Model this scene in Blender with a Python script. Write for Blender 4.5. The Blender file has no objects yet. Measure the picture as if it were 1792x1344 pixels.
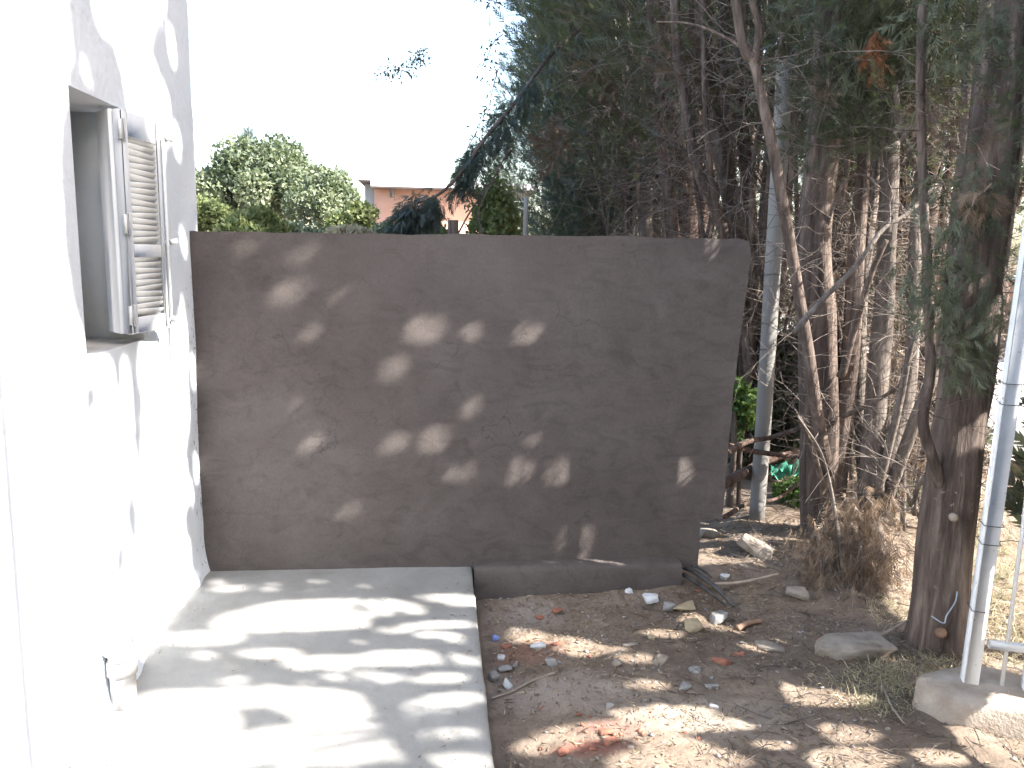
import bpy, math, random
import numpy as np
from mathutils import Vector, Matrix, noise

random.seed(7)
rng = np.random.default_rng(11)
scene = bpy.context.scene
COL = scene.collection
rad = math.radians

# ------------------------------------------------------------------ camera
CAM = np.array([0.0, 0.0, 1.6])
FPX = 1400.0                                   # focal length for a picture 1792 wide
PITCH, YAW, ROLL = rad(9.33), rad(5.5), rad(1.1)
_f = np.array([math.sin(YAW) * math.cos(PITCH), math.cos(YAW) * math.cos(PITCH), -math.sin(PITCH)])
_r0 = np.array([math.cos(YAW), -math.sin(YAW), 0.0])
_u0 = np.cross(_r0, _f)
_r = _r0 * math.cos(ROLL) + _u0 * math.sin(ROLL)
_u = -_r0 * math.sin(ROLL) + _u0 * math.cos(ROLL)
cam_data = bpy.data.cameras.new('camera')
cam = bpy.data.objects.new('camera', cam_data)
COL.objects.link(cam)
cam_data.sensor_width = 36.0
cam_data.lens = FPX / 1792.0 * 36.0
cam_data.clip_start = 0.05
cam_data.clip_end = 2000.0
cam.matrix_world = Matrix(((_r[0], _u[0], -_f[0], CAM[0]), (_r[1], _u[1], -_f[1], CAM[1]),
                           (_r[2], _u[2], -_f[2], CAM[2]), (0, 0, 0, 1)))
scene.camera = cam

# ------------------------------------------------------------------ sky, sun, exposure
SUN_EL, SUN_AZ = 40.0, 26.0                    # azimuth: from +X towards -Y
SUN = np.array([math.cos(rad(SUN_EL)) * math.cos(rad(SUN_AZ)), -math.cos(rad(SUN_EL)) * math.sin(rad(SUN_AZ)), math.sin(rad(SUN_EL))])
world = bpy.data.worlds.new('World')
scene.world = world
world.use_nodes = True
nt = world.node_tree
nt.nodes.clear()
wo = nt.nodes.new('ShaderNodeOutputWorld')
bg = nt.nodes.new('ShaderNodeBackground')
sky = nt.nodes.new('ShaderNodeTexSky')
sky.sky_type = 'NISHITA'
sky.sun_disc = False
sky.sun_elevation = rad(SUN_EL)
sky.sun_rotation = rad(90 + SUN_AZ)
sky.air_density = 1.15
sky.dust_density = 2.6
sky.ozone_density = 0.6
bg.inputs['Strength'].default_value = 0.13
nt.links.new(sky.outputs[0], bg.inputs['Color'])
nt.links.new(bg.outputs[0], wo.inputs[0])
sun_data = bpy.data.lights.new('sun', 'SUN')
sun_data.energy = 5.0
sun_data.angle = rad(0.5)
sun_data.color = (1.0, 0.965, 0.91)
sun = bpy.data.objects.new('sun', sun_data)
COL.objects.link(sun)
sun.location = (20, -8, 18)
sun.rotation_euler = Vector(SUN).to_track_quat('Z', 'Y').to_euler()
scene.view_settings.view_transform = 'Standard'
scene.view_settings.look = 'None'
scene.view_settings.exposure = 2.32
scene.view_settings.gamma = 1.0
scene.cycles.max_bounces = 4
scene.cycles.diffuse_bounces = 3
scene.cycles.glossy_bounces = 2
scene.cycles.transmission_bounces = 3
scene.cycles.transparent_max_bounces = 8
scene.cycles.caustics_reflective = False
scene.cycles.caustics_refractive = False
scene.cycles.use_light_tree = False


# ------------------------------------------------------------------ helpers
def ray(px, py):
    return _f + _r * (px - 896) / FPX - _u * (py - 672) / FPX


def at(px, py, Y):
    d = ray(px, py)
    return CAM + d * (Y / d[1])


def atz(px, py, z):
    d = ray(px, py)
    return CAM + d * ((z - CAM[2]) / d[2])


def nz(x, y, z=0.0, s=1.0):
    return noise.noise((x * s, y * s, z * s))


def empty(name, loc=(0, 0, 0), label=None, cat=None, group=None):
    o = bpy.data.objects.new(name, None)
    o.empty_display_size = 0.1
    COL.objects.link(o)
    o.location = loc
    tag(o, label, cat, group)
    return o


def tag(o, label=None, cat=None, group=None, kind=None):
    if label:
        o['label'] = label
    if cat:
        o['category'] = cat
    if group:
        o['group'] = group
    if kind:
        o['kind'] = kind
    return o


def mesh_np(name, V, F, mat, parent=None, tint=None, smooth=False):
    """V (n,3); F list of (m,k) integer arrays. World coordinates, also below a parent."""
    V = np.ascontiguousarray(V, dtype=np.float32)
    if parent is not None:
        V = V - np.array(parent_origin(parent), dtype=np.float32)
    if not isinstance(F, list):
        F = [F]
    me = bpy.data.meshes.new(name)
    me.vertices.add(len(V))
    me.vertices.foreach_set('co', V.ravel())
    loops = np.concatenate([f.ravel() for f in F]).astype(np.int32)
    starts, s = [], 0
    for f in F:
        starts.append(s + np.arange(len(f)) * f.shape[1])
        s += f.size
    starts = np.concatenate(starts).astype(np.int32)
    me.loops.add(len(loops))
    me.loops.foreach_set('vertex_index', loops)
    me.polygons.add(len(starts))
    me.polygons.foreach_set('loop_start', starts)
    if smooth:
        me.polygons.foreach_set('use_smooth', np.ones(len(starts), dtype=bool))
    if tint is not None:
        a = me.attributes.new('tint', 'FLOAT', 'POINT')
        a.data.foreach_set('value', np.ascontiguousarray(tint, dtype=np.float32))
    me.update(calc_edges=True)
    me.validate()
    me.materials.append(mat)
    o = bpy.data.objects.new(name, me)
    COL.objects.link(o)
    if parent is not None:
        o.parent = parent
    return o


def parent_origin(p):
    loc = np.zeros(3)
    while p is not None:
        loc = loc + np.array(p.location)
        p = p.parent
    return loc


class MB:
    """collects vertices and faces of one mesh"""
    def __init__(self):
        self.V, self.F, self.n = [], {3: [], 4: []}, 0

    def add(self, V, F):
        V = np.asarray(V, dtype=float)
        self.V.append(V)
        if not isinstance(F, list):
            F = [F]
        for f in F:
            f = np.asarray(f, dtype=int)
            if f.size:
                self.F[f.shape[1]].append(f + self.n)
        self.n += len(V)
        return self

    def box(self, c, s, R=None, jit=0.0):
        sx, sy, sz = np.array(s) / 2
        v = np.array([[x, y, z] for x in (-sx, sx) for y in (-sy, sy) for z in (-sz, sz)], dtype=float)
        if jit:
            v += rng.uniform(-jit, jit, v.shape)
        if R is not None:
            v = v @ np.array(R).T
        f = [[0, 1, 3, 2], [4, 6, 7, 5], [0, 4, 5, 1], [2, 3, 7, 6], [0, 2, 6, 4], [1, 5, 7, 3]]
        return self.add(v + np.array(c), np.array(f))

    def bevbox(self, c, s, b=0.004, R=None):
        """box with chamfered edges"""
        sx, sy, sz = np.array(s) / 2
        pts, idx = [], {}
        for x in (-1, 1):
            for y in (-1, 1):
                for z in (-1, 1):
                    for ax in range(3):
                        p = [x * (sx - b), y * (sy - b), z * (sz - b)]
                        p[ax] = (x, y, z)[ax] * (sx, sy, sz)[ax]
                        idx[(x, y, z, ax)] = len(pts)
                        pts.append(p)
        q, t = [], []
        for ax in range(3):
            a, c2 = [k for k in range(3) if k != ax]
            for sgn in (-1, 1):
                loop = []
                for (i, j) in ((-1, -1), (1, -1), (1, 1), (-1, 1)):
                    k = [0, 0, 0]
                    k[ax], k[a], k[c2] = sgn, i, j
                    loop.append(idx[(*k, ax)])
                q.append(loop)
            for i in (-1, 1):
                for j in (-1, 1):
                    k0, k1 = [0, 0, 0], [0, 0, 0]
                    k0[ax], k0[a], k0[c2] = -1, i, j
                    k1[ax], k1[a], k1[c2] = 1, i, j
                    q.append([idx[(*k0, a)], idx[(*k1, a)], idx[(*k1, c2)], idx[(*k0, c2)]])
        for x in (-1, 1):
            for y in (-1, 1):
                for z in (-1, 1):
                    t.append([idx[(x, y, z, 0)], idx[(x, y, z, 1)], idx[(x, y, z, 2)]])
        v = np.array(pts)
        if R is not None:
            v = v @ np.array(R).T
        return self.add(v + np.array(c), [np.array(q), np.array(t)])

    def tube(self, P, r, k=8, flute=0.0, rough=0.0, cap=True, seed=0.0):
        P = np.asarray(P, dtype=float)
        n = len(P)
        r = np.broadcast_to(np.asarray(r, dtype=float), (n,)) if np.ndim(r) else np.full(n, float(r))
        T = np.gradient(P, axis=0)
        T /= np.linalg.norm(T, axis=1)[:, None] + 1e-9
        a = np.array([1.0, 0, 0]) if abs(T[0][0]) < 0.8 else np.array([0, 1.0, 0])
        V = []
        ang = np.linspace(0, 2 * math.pi, k, endpoint=False)
        for i in range(n):
            a = a - T[i] * np.dot(a, T[i])
            a /= np.linalg.norm(a) + 1e-9
            b = np.cross(T[i], a)
            rr = np.full(k, r[i])
            if flute:
                rr = rr * (1 + flute * np.array([nz(math.cos(t) * 1.3 + seed, math.sin(t) * 1.3, P[i][2] * 0.45 + seed) for t in ang])
                           + 0.45 * flute * np.array([nz(math.cos(t) * 3.5 + seed, math.sin(t) * 3.5, P[i][2] * 1.2 + seed) for t in ang]))
            if rough:
                rr = rr * (1 + rng.uniform(-rough, rough, k))
            V.append(P[i] + np.outer(rr * np.cos(ang), a) + np.outer(rr * np.sin(ang), b))
        V = np.concatenate(V)
        i = np.arange(n - 1)[:, None] * k
        j = np.arange(k)[None, :]
        q = np.stack([i + j, i + (j + 1) % k, i + k + (j + 1) % k, i + k + j], -1).reshape(-1, 4)
        F = [q]
        if cap:
            V = np.vstack([V, P[0], P[-1]])
            c0, c1 = n * k, n * k + 1
            jj = np.arange(k)
            F.append(np.stack([np.full(k, c0), (jj + 1) % k, jj], -1))
            F.append(np.stack([np.full(k, c1), (n - 1) * k + jj, (n - 1) * k + (jj + 1) % k], -1))
        return self.add(V, F)

    def build(self, name, mat, parent=None, smooth=False):
        V = np.vstack(self.V)
        F = [np.vstack(self.F[k]) for k in (3, 4) if self.F[k]]
        return mesh_np(name, V, F, mat, parent, smooth=smooth)


def spline(P, n):
    """Catmull-Rom through the points, n samples"""
    P = [np.asarray(p, dtype=float) for p in P]
    if len(P) == 2:
        return np.array([P[0] + (P[1] - P[0]) * t for t in np.linspace(0, 1, n)])
    Q = [2 * P[0] - P[1]] + P + [2 * P[-1] - P[-2]]
    out = []
    for t in np.linspace(0, len(P) - 1 - 1e-6, n):
        i = int(t)
        u = t - i
        p0, p1, p2, p3 = Q[i:i + 4]
        out.append(0.5 * (2 * p1 + (p2 - p0) * u + (2 * p0 - 5 * p1 + 4 * p2 - p3) * u * u + (3 * p1 - p0 - 3 * p2 + p3) * u ** 3))
    return np.array(out)


def rotz(a):
    c, s = math.cos(a), math.sin(a)
    return np.array([[c, -s, 0], [s, c, 0], [0, 0, 1.0]])


def roty(a):
    c, s = math.cos(a), math.sin(a)
    return np.array([[c, 0, s], [0, 1.0, 0], [-s, 0, c]])


def rotx(a):
    c, s = math.cos(a), math.sin(a)
    return np.array([[1.0, 0, 0], [0, c, -s], [0, s, c]])


# ------------------------------------------------------------------ materials
def new_mat(name):
    m = bpy.data.materials.new(name)
    m.use_nodes = True
    t = m.node_tree
    return m, t, t.nodes['Principled BSDF'], t.nodes['Material Output']


def N(t, kind, **kw):
    n = t.nodes.new(kind)
    for k, v in kw.items():
        if k in n.inputs:
            n.inputs[k].default_value = v
        else:
            setattr(n, k, v)
    return n


def ramp(t, fac, stops):
    r = t.nodes.new('ShaderNodeValToRGB')
    e = r.color_ramp.elements
    while len(e) < len(stops):
        e.new(0.5)
    for el, (p, c) in zip(e, stops):
        el.position = p
        el.color = (*c, 1) if len(c) == 3 else c
    t.links.new(fac, r.inputs[0])
    return r.outputs[0]


def mixc(t, fac, a, b, mode='MIX'):
    m = t.nodes.new('ShaderNodeMix')
    m.data_type = 'RGBA'
    m.blend_type = mode
    for s, v in ((m.inputs[0], fac), (m.inputs[6], a), (m.inputs[7], b)):
        if hasattr(v, 'is_linked'):
            t.links.new(v, s)
        elif isinstance(v, (tuple, list)):
            s.default_value = (*v, 1) if len(v) == 3 else v
        else:
            s.default_value = v
    return m.outputs[2]


def pos(t, scale=(1, 1, 1), obj=False):
    c = t.nodes.new('ShaderNodeTexCoord')
    mp = t.nodes.new('ShaderNodeMapping')
    mp.inputs['Scale'].default_value = scale
    if obj:
        t.links.new(c.outputs['Object'], mp.inputs[0])
    else:
        g = t.nodes.new('ShaderNodeNewGeometry')
        t.links.new(g.outputs['Position'], mp.inputs[0])
    return mp.outputs[0]


def tex(t, vec, scale, detail=4, rough=0.55, dist=0.0):
    n = t.nodes.new('ShaderNodeTexNoise')
    n.inputs['Scale'].default_value = scale
    n.inputs['Detail'].default_value = detail
    n.inputs['Roughness'].default_value = rough
    n.inputs['Distortion'].default_value = dist
    t.links.new(vec, n.inputs['Vector'])
    return n.outputs['Fac']


def bump(t, bsdf, h, strength=0.3, dist=0.02, prev=None):
    b = t.nodes.new('ShaderNodeBump')
    b.inputs['Strength'].default_value = strength
    b.inputs['Distance'].default_value = dist
    t.links.new(h, b.inputs['Height'])
    if prev is not None:
        t.links.new(prev, b.inputs['Normal'])
    t.links.new(b.outputs[0], bsdf.inputs['Normal'])
    return b.outputs[0]


def mk(name, c1, c2, scale=8, rough=0.85, bs=40, bstr=0.35, bdist=0.01, stretch=(1, 1, 1), obj=False, lo=0.3, hi=0.7, spec=0.3):
    m, t, b, o = new_mat(name)
    v = pos(t, stretch, obj)
    col = ramp(t, tex(t, v, scale, 6), [(lo, c1), (hi, c2)])
    t.links.new(col, b.inputs['Base Color'])
    b.inputs['Roughness'].default_value = rough
    b.inputs['Specular IOR Level'].default_value = spec
    if bstr:
        bump(t, b, tex(t, v, bs, 5), bstr, bdist)
    return m


def leaf_mat(name, stops, transl=0.3, rough=0.5, tcol=None):
    m, t, b, o = new_mat(name)
    a = t.nodes.new('ShaderNodeAttribute')
    a.attribute_name = 'tint'
    col = ramp(t, a.outputs['Fac'], stops)
    t.links.new(col, b.inputs['Base Color'])
    b.inputs['Roughness'].default_value = rough
    b.inputs['Specular IOR Level'].default_value = 0.3
    tr = t.nodes.new('ShaderNodeBsdfTranslucent')
    t.links.new(mixc(t, 0.5, col, tcol or (0.16, 0.22, 0.04)), tr.inputs[0])
    mx = t.nodes.new('ShaderNodeMixShader')
    mx.inputs[0].default_value = transl
    t.links.new(b.outputs[0], mx.inputs[1])
    t.links.new(tr.outputs[0], mx.inputs[2])
    t.links.new(mx.outputs[0], o.inputs[0])
    return m

M = {}
# --- lime-washed house wall, peeling to grey mortar near the outer corner
m, t, b, o = new_mat('limewash')
v = pos(t)
base = ramp(t, tex(t, v, 2.2, 6), [(0.3, (0.61, 0.665, 0.735)), (0.7, (0.71, 0.755, 0.82))])
streak = ramp(t, tex(t, pos(t, (6, 6, 0.5)), 3, 5), [(0.62, (0, 0, 0)), (0.8, (1, 1, 1))])
base = mixc(t, mixc(t, 0.35, (0, 0, 0), streak), base, (0.53, 0.55, 0.57))
sep = t.nodes.new('ShaderNodeSeparateXYZ')
t.links.new(v, sep.inputs[0])
edge = N(t, 'ShaderNodeMapRange', **{'From Min': 3.62, 'From Max': 3.98})
t.links.new(sep.outputs['Y'], edge.inputs['Value'])
low = N(t, 'ShaderNodeMapRange', **{'From Min': 2.0, 'From Max': 1.2})
t.links.new(sep.outputs['Z'], low.inputs['Value'])
mul = N(t, 'ShaderNodeMath', operation='MULTIPLY')
t.links.new(edge.outputs[0], mul.inputs[0])
t.links.new(low.outputs[0], mul.inputs[1])
speck = tex(t, pos(t, (1, 1.6, 0.8)), 34, 3, 0.6, 0.6)
add = N(t, 'ShaderNodeMath', operation='MULTIPLY_ADD')
t.links.new(mul.outputs[0], add.inputs[0])
add.inputs[1].default_value = 0.22
t.links.new(speck, add.inputs[2])
spm = ramp(t, add.outputs[0], [(0.76, (0, 0, 0)), (0.80, (1, 1, 1))])
col = mixc(t, spm, base, (0.22, 0.2, 0.19))
t.links.new(col, b.inputs['Base Color'])
b.inputs['Roughness'].default_value = 0.9
inv = N(t, 'ShaderNodeMath', operation='MULTIPLY_ADD')
t.links.new(spm, inv.inputs[0])
inv.inputs[1].default_value = -0.7
t.links.new(tex(t, v, 26, 6, 0.6), inv.inputs[2])
bump(t, b, inv.outputs[0], 0.5, 0.012)
M['limewash'] = m

# --- fresh cement render on the garden wall
m, t, b, o = new_mat('cement_render')
v = pos(t)
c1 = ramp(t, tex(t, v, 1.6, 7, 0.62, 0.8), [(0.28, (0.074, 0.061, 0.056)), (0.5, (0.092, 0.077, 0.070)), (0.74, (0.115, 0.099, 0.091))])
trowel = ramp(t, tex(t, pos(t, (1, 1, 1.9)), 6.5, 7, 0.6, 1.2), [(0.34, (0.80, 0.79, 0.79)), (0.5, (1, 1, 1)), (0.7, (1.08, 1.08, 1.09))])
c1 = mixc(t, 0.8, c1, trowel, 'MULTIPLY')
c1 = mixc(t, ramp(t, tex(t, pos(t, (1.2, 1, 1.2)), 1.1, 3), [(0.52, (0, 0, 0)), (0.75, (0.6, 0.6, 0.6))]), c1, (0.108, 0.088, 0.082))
# thin drying cracks
vo = N(t, 'ShaderNodeTexVoronoi', feature='DISTANCE_TO_EDGE')
vo.inputs['Scale'].default_value = 2.1
dv = t.nodes.new('ShaderNodeVectorMath')
dv.operation = 'MULTIPLY_ADD'
nn = t.nodes.new('ShaderNodeTexNoise')
nn.inputs['Scale'].default_value = 3.5
nn.inputs['Detail'].default_value = 6
t.links.new(v, nn.inputs['Vector'])
t.links.new(nn.outputs['Color'], dv.inputs[0])
dv.inputs[1].default_value = (0.5, 0.5, 0.5)
t.links.new(v, dv.inputs[2])
t.links.new(dv.outputs[0], vo.inputs['Vector'])
crack = ramp(t, vo.outputs['Distance'], [(0.0, (1, 1, 1)), (0.008, (0, 0, 0))])
cmask = ramp(t, tex(t, v, 2.3, 3), [(0.5, (0, 0, 0)), (0.62, (1, 1, 1))])
crack = mixc(t, 1.0, crack, cmask, 'MULTIPLY')
pits = ramp(t, tex(t, pos(t, (1, 1, 0.8)), 62, 2, 0.5), [(0.735, (0, 0, 0)), (0.77, (1, 1, 1))])
dark = mixc(t, 1.0, crack, pits, 'ADD')
grain = ramp(t, tex(t, v, 75, 6, 0.75), [(0.3, (0.86, 0.86, 0.86)), (0.7, (1.12, 1.12, 1.12))])
c1 = mixc(t, 1.0, c1, grain, 'MULTIPLY')
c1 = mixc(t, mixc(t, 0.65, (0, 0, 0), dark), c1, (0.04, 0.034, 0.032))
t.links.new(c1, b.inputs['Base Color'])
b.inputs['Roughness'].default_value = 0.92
b.inputs['Specular IOR Level'].default_value = 0.2
n1 = bump(t, b, tex(t, v, 110, 6, 0.7), 0.55, 0.006)
bump(t, b, tex(t, pos(t, (1, 1, 2)), 9, 6, 0.6, 0.8), 0.25, 0.010, n1)
M['render'] = m

# --- concrete platform
m, t, b, o = new_mat('platform_concrete')
v = pos(t)
c1 = ramp(t, tex(t, v, 2.4, 8, 0.65), [(0.25, (0.185, 0.178, 0.165)), (0.55, (0.255, 0.247, 0.232)), (0.8, (0.31, 0.30, 0.282))])
c1 = mixc(t, ramp(t, tex(t, v, 11, 5), [(0.58, (0, 0, 0)), (0.75, (0.5, 0.5, 0.5))]), c1, (0.195, 0.1755, 0.156))
c1 = mixc(t, ramp(t, tex(t, v, 160, 2), [(0.62, (0, 0, 0)), (0.72, (0.35, 0.35, 0.35))]), c1, (0.18, 0.17, 0.16))
c1 = mixc(t, ramp(t, tex(t, v, 4.5, 6, 0.7, 0.6), [(0.5, (0, 0, 0)), (0.72, (0.55, 0.55, 0.55))]), c1, (0.20, 0.185, 0.165))
c1 = mixc(t, ramp(t, tex(t, v, 55, 3, 0.6), [(0.70, (0, 0, 0)), (0.76, (0.7, 0.7, 0.7))]), c1, (0.12, 0.11, 0.10))
t.links.new(c1, b.inputs['Base Color'])
b.inputs['Roughness'].default_value = 0.85
n1 = bump(t, b, tex(t, v, 90, 6, 0.7), 0.5, 0.006)
bump(t, b, tex(t, v, 7, 4), 0.25, 0.02, n1)
M['platform'] = m

# --- soil with litter, crushed brick and pale mortar dust
m, t, b, o = new_mat('soil')
v = pos(t)
c1 = ramp(t, tex(t, v, 3.0, 9, 0.7), [(0.25, (0.1117, 0.0835, 0.0626)), (0.5, (0.1902, 0.1463, 0.1117)), (0.75, (0.2790, 0.2244, 0.1739))])
c1 = mixc(t, ramp(t, tex(t, v, 38, 6, 0.7), [(0.55, (0, 0, 0)), (0.7, (0.7, 0.7, 0.7))]), c1, (0.0852, 0.0601, 0.0443))
c1 = mixc(t, ramp(t, tex(t, v, 70, 4, 0.7), [(0.60, (0, 0, 0)), (0.72, (0.7, 0.7, 0.7))]), c1, (0.3686, 0.3045, 0.2428))


def spot(t, v, c, r, soft=0.5):
    s = t.nodes.new('ShaderNodeVectorMath')
    s.operation = 'SUBTRACT'
    t.links.new(v, s.inputs[0])
    s.inputs[1].default_value = (c[0], c[1], c[2])
    s2 = t.nodes.new('ShaderNodeVectorMath')
    s2.operation = 'MULTIPLY'
    t.links.new(s.outputs[0], s2.inputs[0])
    s2.inputs[1].default_value = (1 / r[0], 1 / r[1], 0)
    ln = t.nodes.new('ShaderNodeVectorMath')
    ln.operation = 'LENGTH'
    t.links.new(s2.outputs[0], ln.inputs[0])
    nadd = N(t, 'ShaderNodeMath', operation='MULTIPLY_ADD')
    t.links.new(tex(t, v, 14, 6, 0.7), nadd.inputs[0])
    nadd.inputs[1].default_value = 1.3
    t.links.new(ln.outputs['Value'], nadd.inputs[2])
    return ramp(t, nadd.outputs[0], [(max(0.0, 1.35 / 2 - soft * 0.3), (1, 1, 1)), (1.7 / 2, (0, 0, 0))]), nadd


def spotmask(t, v, c, r):
    out, nadd = spot(t, v, c, r)
    d = N(t, 'ShaderNodeMath', operation='MULTIPLY')
    t.links.new(nadd.outputs[0], d.inputs[0])
    d.inputs[1].default_value = 0.5
    return ramp(t, d.outputs[0], [(0.55, (1, 1, 1)), (0.86, (0, 0, 0))])


c1 = mixc(t, spotmask(t, v, (0.56, 2.56, 0), (0.17, 0.06)), c1, (0.21, 0.10, 0.075))
c1 = mixc(t, spotmask(t, v, (0.68, 2.68, 0), (0.16, 0.05)), c1, (0.20, 0.105, 0.083))
c1 = mixc(t, spotmask(t, v, (0.42, 3.3, 0), (0.2, 0.12)), c1, (0.22, 0.13, 0.095))
c1 = mixc(t, spotmask(t, v, (0.55, 2.95, 0), (0.34, 0.2)), c1, (0.287, 0.239, 0.198))
c1 = mixc(t, spotmask(t, v, (0.44, 3.62, 0), (0.2, 0.16)), c1, (0.257, 0.216, 0.182))
c1 = mixc(t, spotmask(t, v, (1.05, 2.75, 0), (0.45, 0.2)), c1, (0.278, 0.231, 0.185))
t.links.new(c1, b.inputs['Base Color'])
b.inputs['Roughness'].default_value = 0.95
b.inputs['Specular IOR Level'].default_value = 0.15
n1 = bump(t, b, tex(t, v, 60, 8, 0.7), 0.6, 0.012)
bump(t, b, tex(t, v, 14, 6), 0.4, 0.03, n1)
M['soil'] = m


def bark(name, c1, c2, c3):
    m, t, b, o = new_mat(name)
    v = pos(t, (1, 1, 0.12))
    f1 = tex(t, v, 26, 6, 0.65, 0.4)
    col = ramp(t, f1, [(0.3, c1), (0.52, c2), (0.72, c3)])
    mott = ramp(t, tex(t, pos(t, (1, 1, 0.35)), 7, 5, 0.65), [(0.3, (0.55, 0.54, 0.53)), (0.55, (1, 1, 1)), (0.75, (1.25, 1.24, 1.22))])
    col = mixc(t, 1.0, col, mott, 'MULTIPLY')
    lich = ramp(t, tex(t, pos(t), 45, 4, 0.6), [(0.62, (0, 0, 0)), (0.7, (0.7, 0.7, 0.7))])
    big = ramp(t, tex(t, pos(t), 2.5, 3), [(0.5, (0, 0, 0)), (0.65, (1, 1, 1))])
    col = mixc(t, mixc(t, 1.0, lich, big, 'MULTIPLY'), col, (0.36, 0.33, 0.29))
    t.links.new(col, b.inputs['Base Color'])
    b.inputs['Roughness'].default_value = 0.9
    b.inputs['Specular IOR Level'].default_value = 0.25
    bump(t, b, f1, 0.9, 0.02)
    return m


M['bark'] = bark('cypress_bark', (0.05, 0.037, 0.031), (0.125, 0.094, 0.078), (0.235, 0.185, 0.155))
M['bark_grey'] = bark('grey_bark', (0.075, 0.062, 0.055), (0.15, 0.125, 0.108), (0.24, 0.205, 0.18))
M['bark_red'] = bark('reddish_bark', (0.055, 0.035, 0.028), (0.12, 0.08, 0.063), (0.20, 0.14, 0.11))
M['twig'] = mk('dead_twigs', (0.06, 0.045, 0.037), (0.24, 0.195, 0.165), 7, 0.7, 60, 0, lo=0.38, hi=0.68, spec=0.45)
M['cypress'] = leaf_mat('cypress_leaf', [(0.0, (0.044, 0.046, 0.034)), (0.5, (0.080, 0.088, 0.058)), (0.85, (0.128, 0.138, 0.086)), (1.0, (0.19, 0.195, 0.12))], 0.25)
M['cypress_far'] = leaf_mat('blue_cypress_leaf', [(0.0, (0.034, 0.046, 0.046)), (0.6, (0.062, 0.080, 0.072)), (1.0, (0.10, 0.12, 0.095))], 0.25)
M['dead_leaf'] = leaf_mat('dead_cypress_leaf', [(0.0, (0.08, 0.056, 0.042)), (0.5, (0.19, 0.135, 0.095)), (1.0, (0.31, 0.22, 0.145))], 0.2, tcol=(0.26, 0.17, 0.09))
M['rust_leaf'] = leaf_mat('rust_cypress_leaf', [(0.0, (0.19, 0.085, 0.05)), (0.5, (0.29, 0.125, 0.065)), (1.0, (0.38, 0.17, 0.085))], 0.25, tcol=(0.5, 0.2, 0.06))
M['broad'] = leaf_mat('broad_leaf', [(0.0, (0.075, 0.10, 0.07)), (0.5, (0.15, 0.18, 0.115)), (1.0, (0.26, 0.285, 0.18))], 0.3)
M['lime'] = leaf_mat('lime_leaf', [(0.0, (0.10, 0.13, 0.055)), (0.5, (0.19, 0.215, 0.09)), (1.0, (0.30, 0.30, 0.13))], 0.35)
M['pale'] = leaf_mat('pale_dry_grass', [(0.0, (0.22, 0.20, 0.13)), (0.5, (0.36, 0.32, 0.21)), (1.0, (0.5, 0.45, 0.31))], 0.3, tcol=(0.5, 0.42, 0.25))
M['bright'] = leaf_mat('bright_weed_leaf', [(0.0, (0.03, 0.075, 0.02)), (0.5, (0.065, 0.13, 0.032)), (1.0, (0.12, 0.19, 0.05))], 0.35)
M['litter'] = leaf_mat('leaf_litter', [(0.0, (0.07, 0.045, 0.03)), (0.5, (0.17, 0.115, 0.075)), (0.85, (0.30, 0.22, 0.14)), (1.0, (0.42, 0.34, 0.25))], 0.1)
M['white_paint'] = mk('white_paint', (0.68, 0.68, 0.66), (0.8, 0.8, 0.78), 12, 0.5, 60, 0.15, 0.003, spec=0.4)
# white fence paint with rust spots
m, t, b, o = new_mat('fence_paint')
v = pos(t)
col = ramp(t, tex(t, v, 9, 5), [(0.3, (0.62, 0.61, 0.59)), (0.7, (0.78, 0.77, 0.75))])
rust = ramp(t, tex(t, v, 30, 5, 0.65), [(0.64, (0, 0, 0)), (0.72, (0.85, 0.85, 0.85))])
col = mixc(t, rust, col, (0.22, 0.13, 0.08))
t.links.new(col, b.inputs['Base Color'])
b.inputs['Roughness'].default_value = 0.5
bump(t, b, tex(t, v, 80, 4), 0.2, 0.003)
M['fence'] = m
M['reveal'] = mk('reveal_plaster', (0.74, 0.77, 0.80), (0.80, 0.83, 0.86), 6, 0.9, 50, 0.3, 0.006)
M['sill'] = mk('sill_concrete', (0.30, 0.29, 0.28), (0.42, 0.41, 0.40), 10, 0.9, 60, 0.4, 0.006)
M['shutter'] = mk('shutter_paint', (0.70, 0.71, 0.71), (0.80, 0.81, 0.81), 14, 0.55, 90, 0.2, 0.003, stretch=(1, 1, 0.3))
M['hinge'] = mk('painted_iron', (0.60, 0.60, 0.59), (0.74, 0.74, 0.73), 40, 0.5, 90, 0.2, 0.002)
M['pole'] = mk('galvanised_pole', (0.17, 0.16, 0.15), (0.23, 0.22, 0.205), 5, 0.6, 60, 0.2, 0.003, stretch=(1, 1, 0.3))
M['concrete'] = mk('rough_concrete', (0.26, 0.21, 0.165), (0.42, 0.36, 0.30), 9, 0.92, 70, 0.6, 0.01)
M['stone'] = mk('tan_stone', (0.1728, 0.1404, 0.1116), (0.32, 0.276, 0.228), 14, 0.9, 60, 0.5, 0.008)
M['stone_grey'] = mk('grey_stone', (0.18, 0.1692, 0.1584), (0.32, 0.308, 0.292), 16, 0.9, 70, 0.5, 0.008)
M['stone_yellow'] = mk('yellow_stone', (0.2448, 0.1908, 0.1188), (0.384, 0.312, 0.208), 16, 0.9, 70, 0.5, 0.008)
M['rubble_white'] = mk('white_rubble', (0.396, 0.396, 0.396), (0.592, 0.592, 0.592), 20, 0.85, 70, 0.4, 0.006)
M['brick'] = mk('fired_brick', (0.22, 0.085, 0.055), (0.32, 0.14, 0.095), 22, 0.92, 90, 0.5, 0.006)
M['char'] = mk('charred_wood', (0.012, 0.012, 0.012), (0.075, 0.07, 0.068), 30, 0.55, 70, 0.9, 0.01, stretch=(1, 1, 1), spec=0.6)
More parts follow.
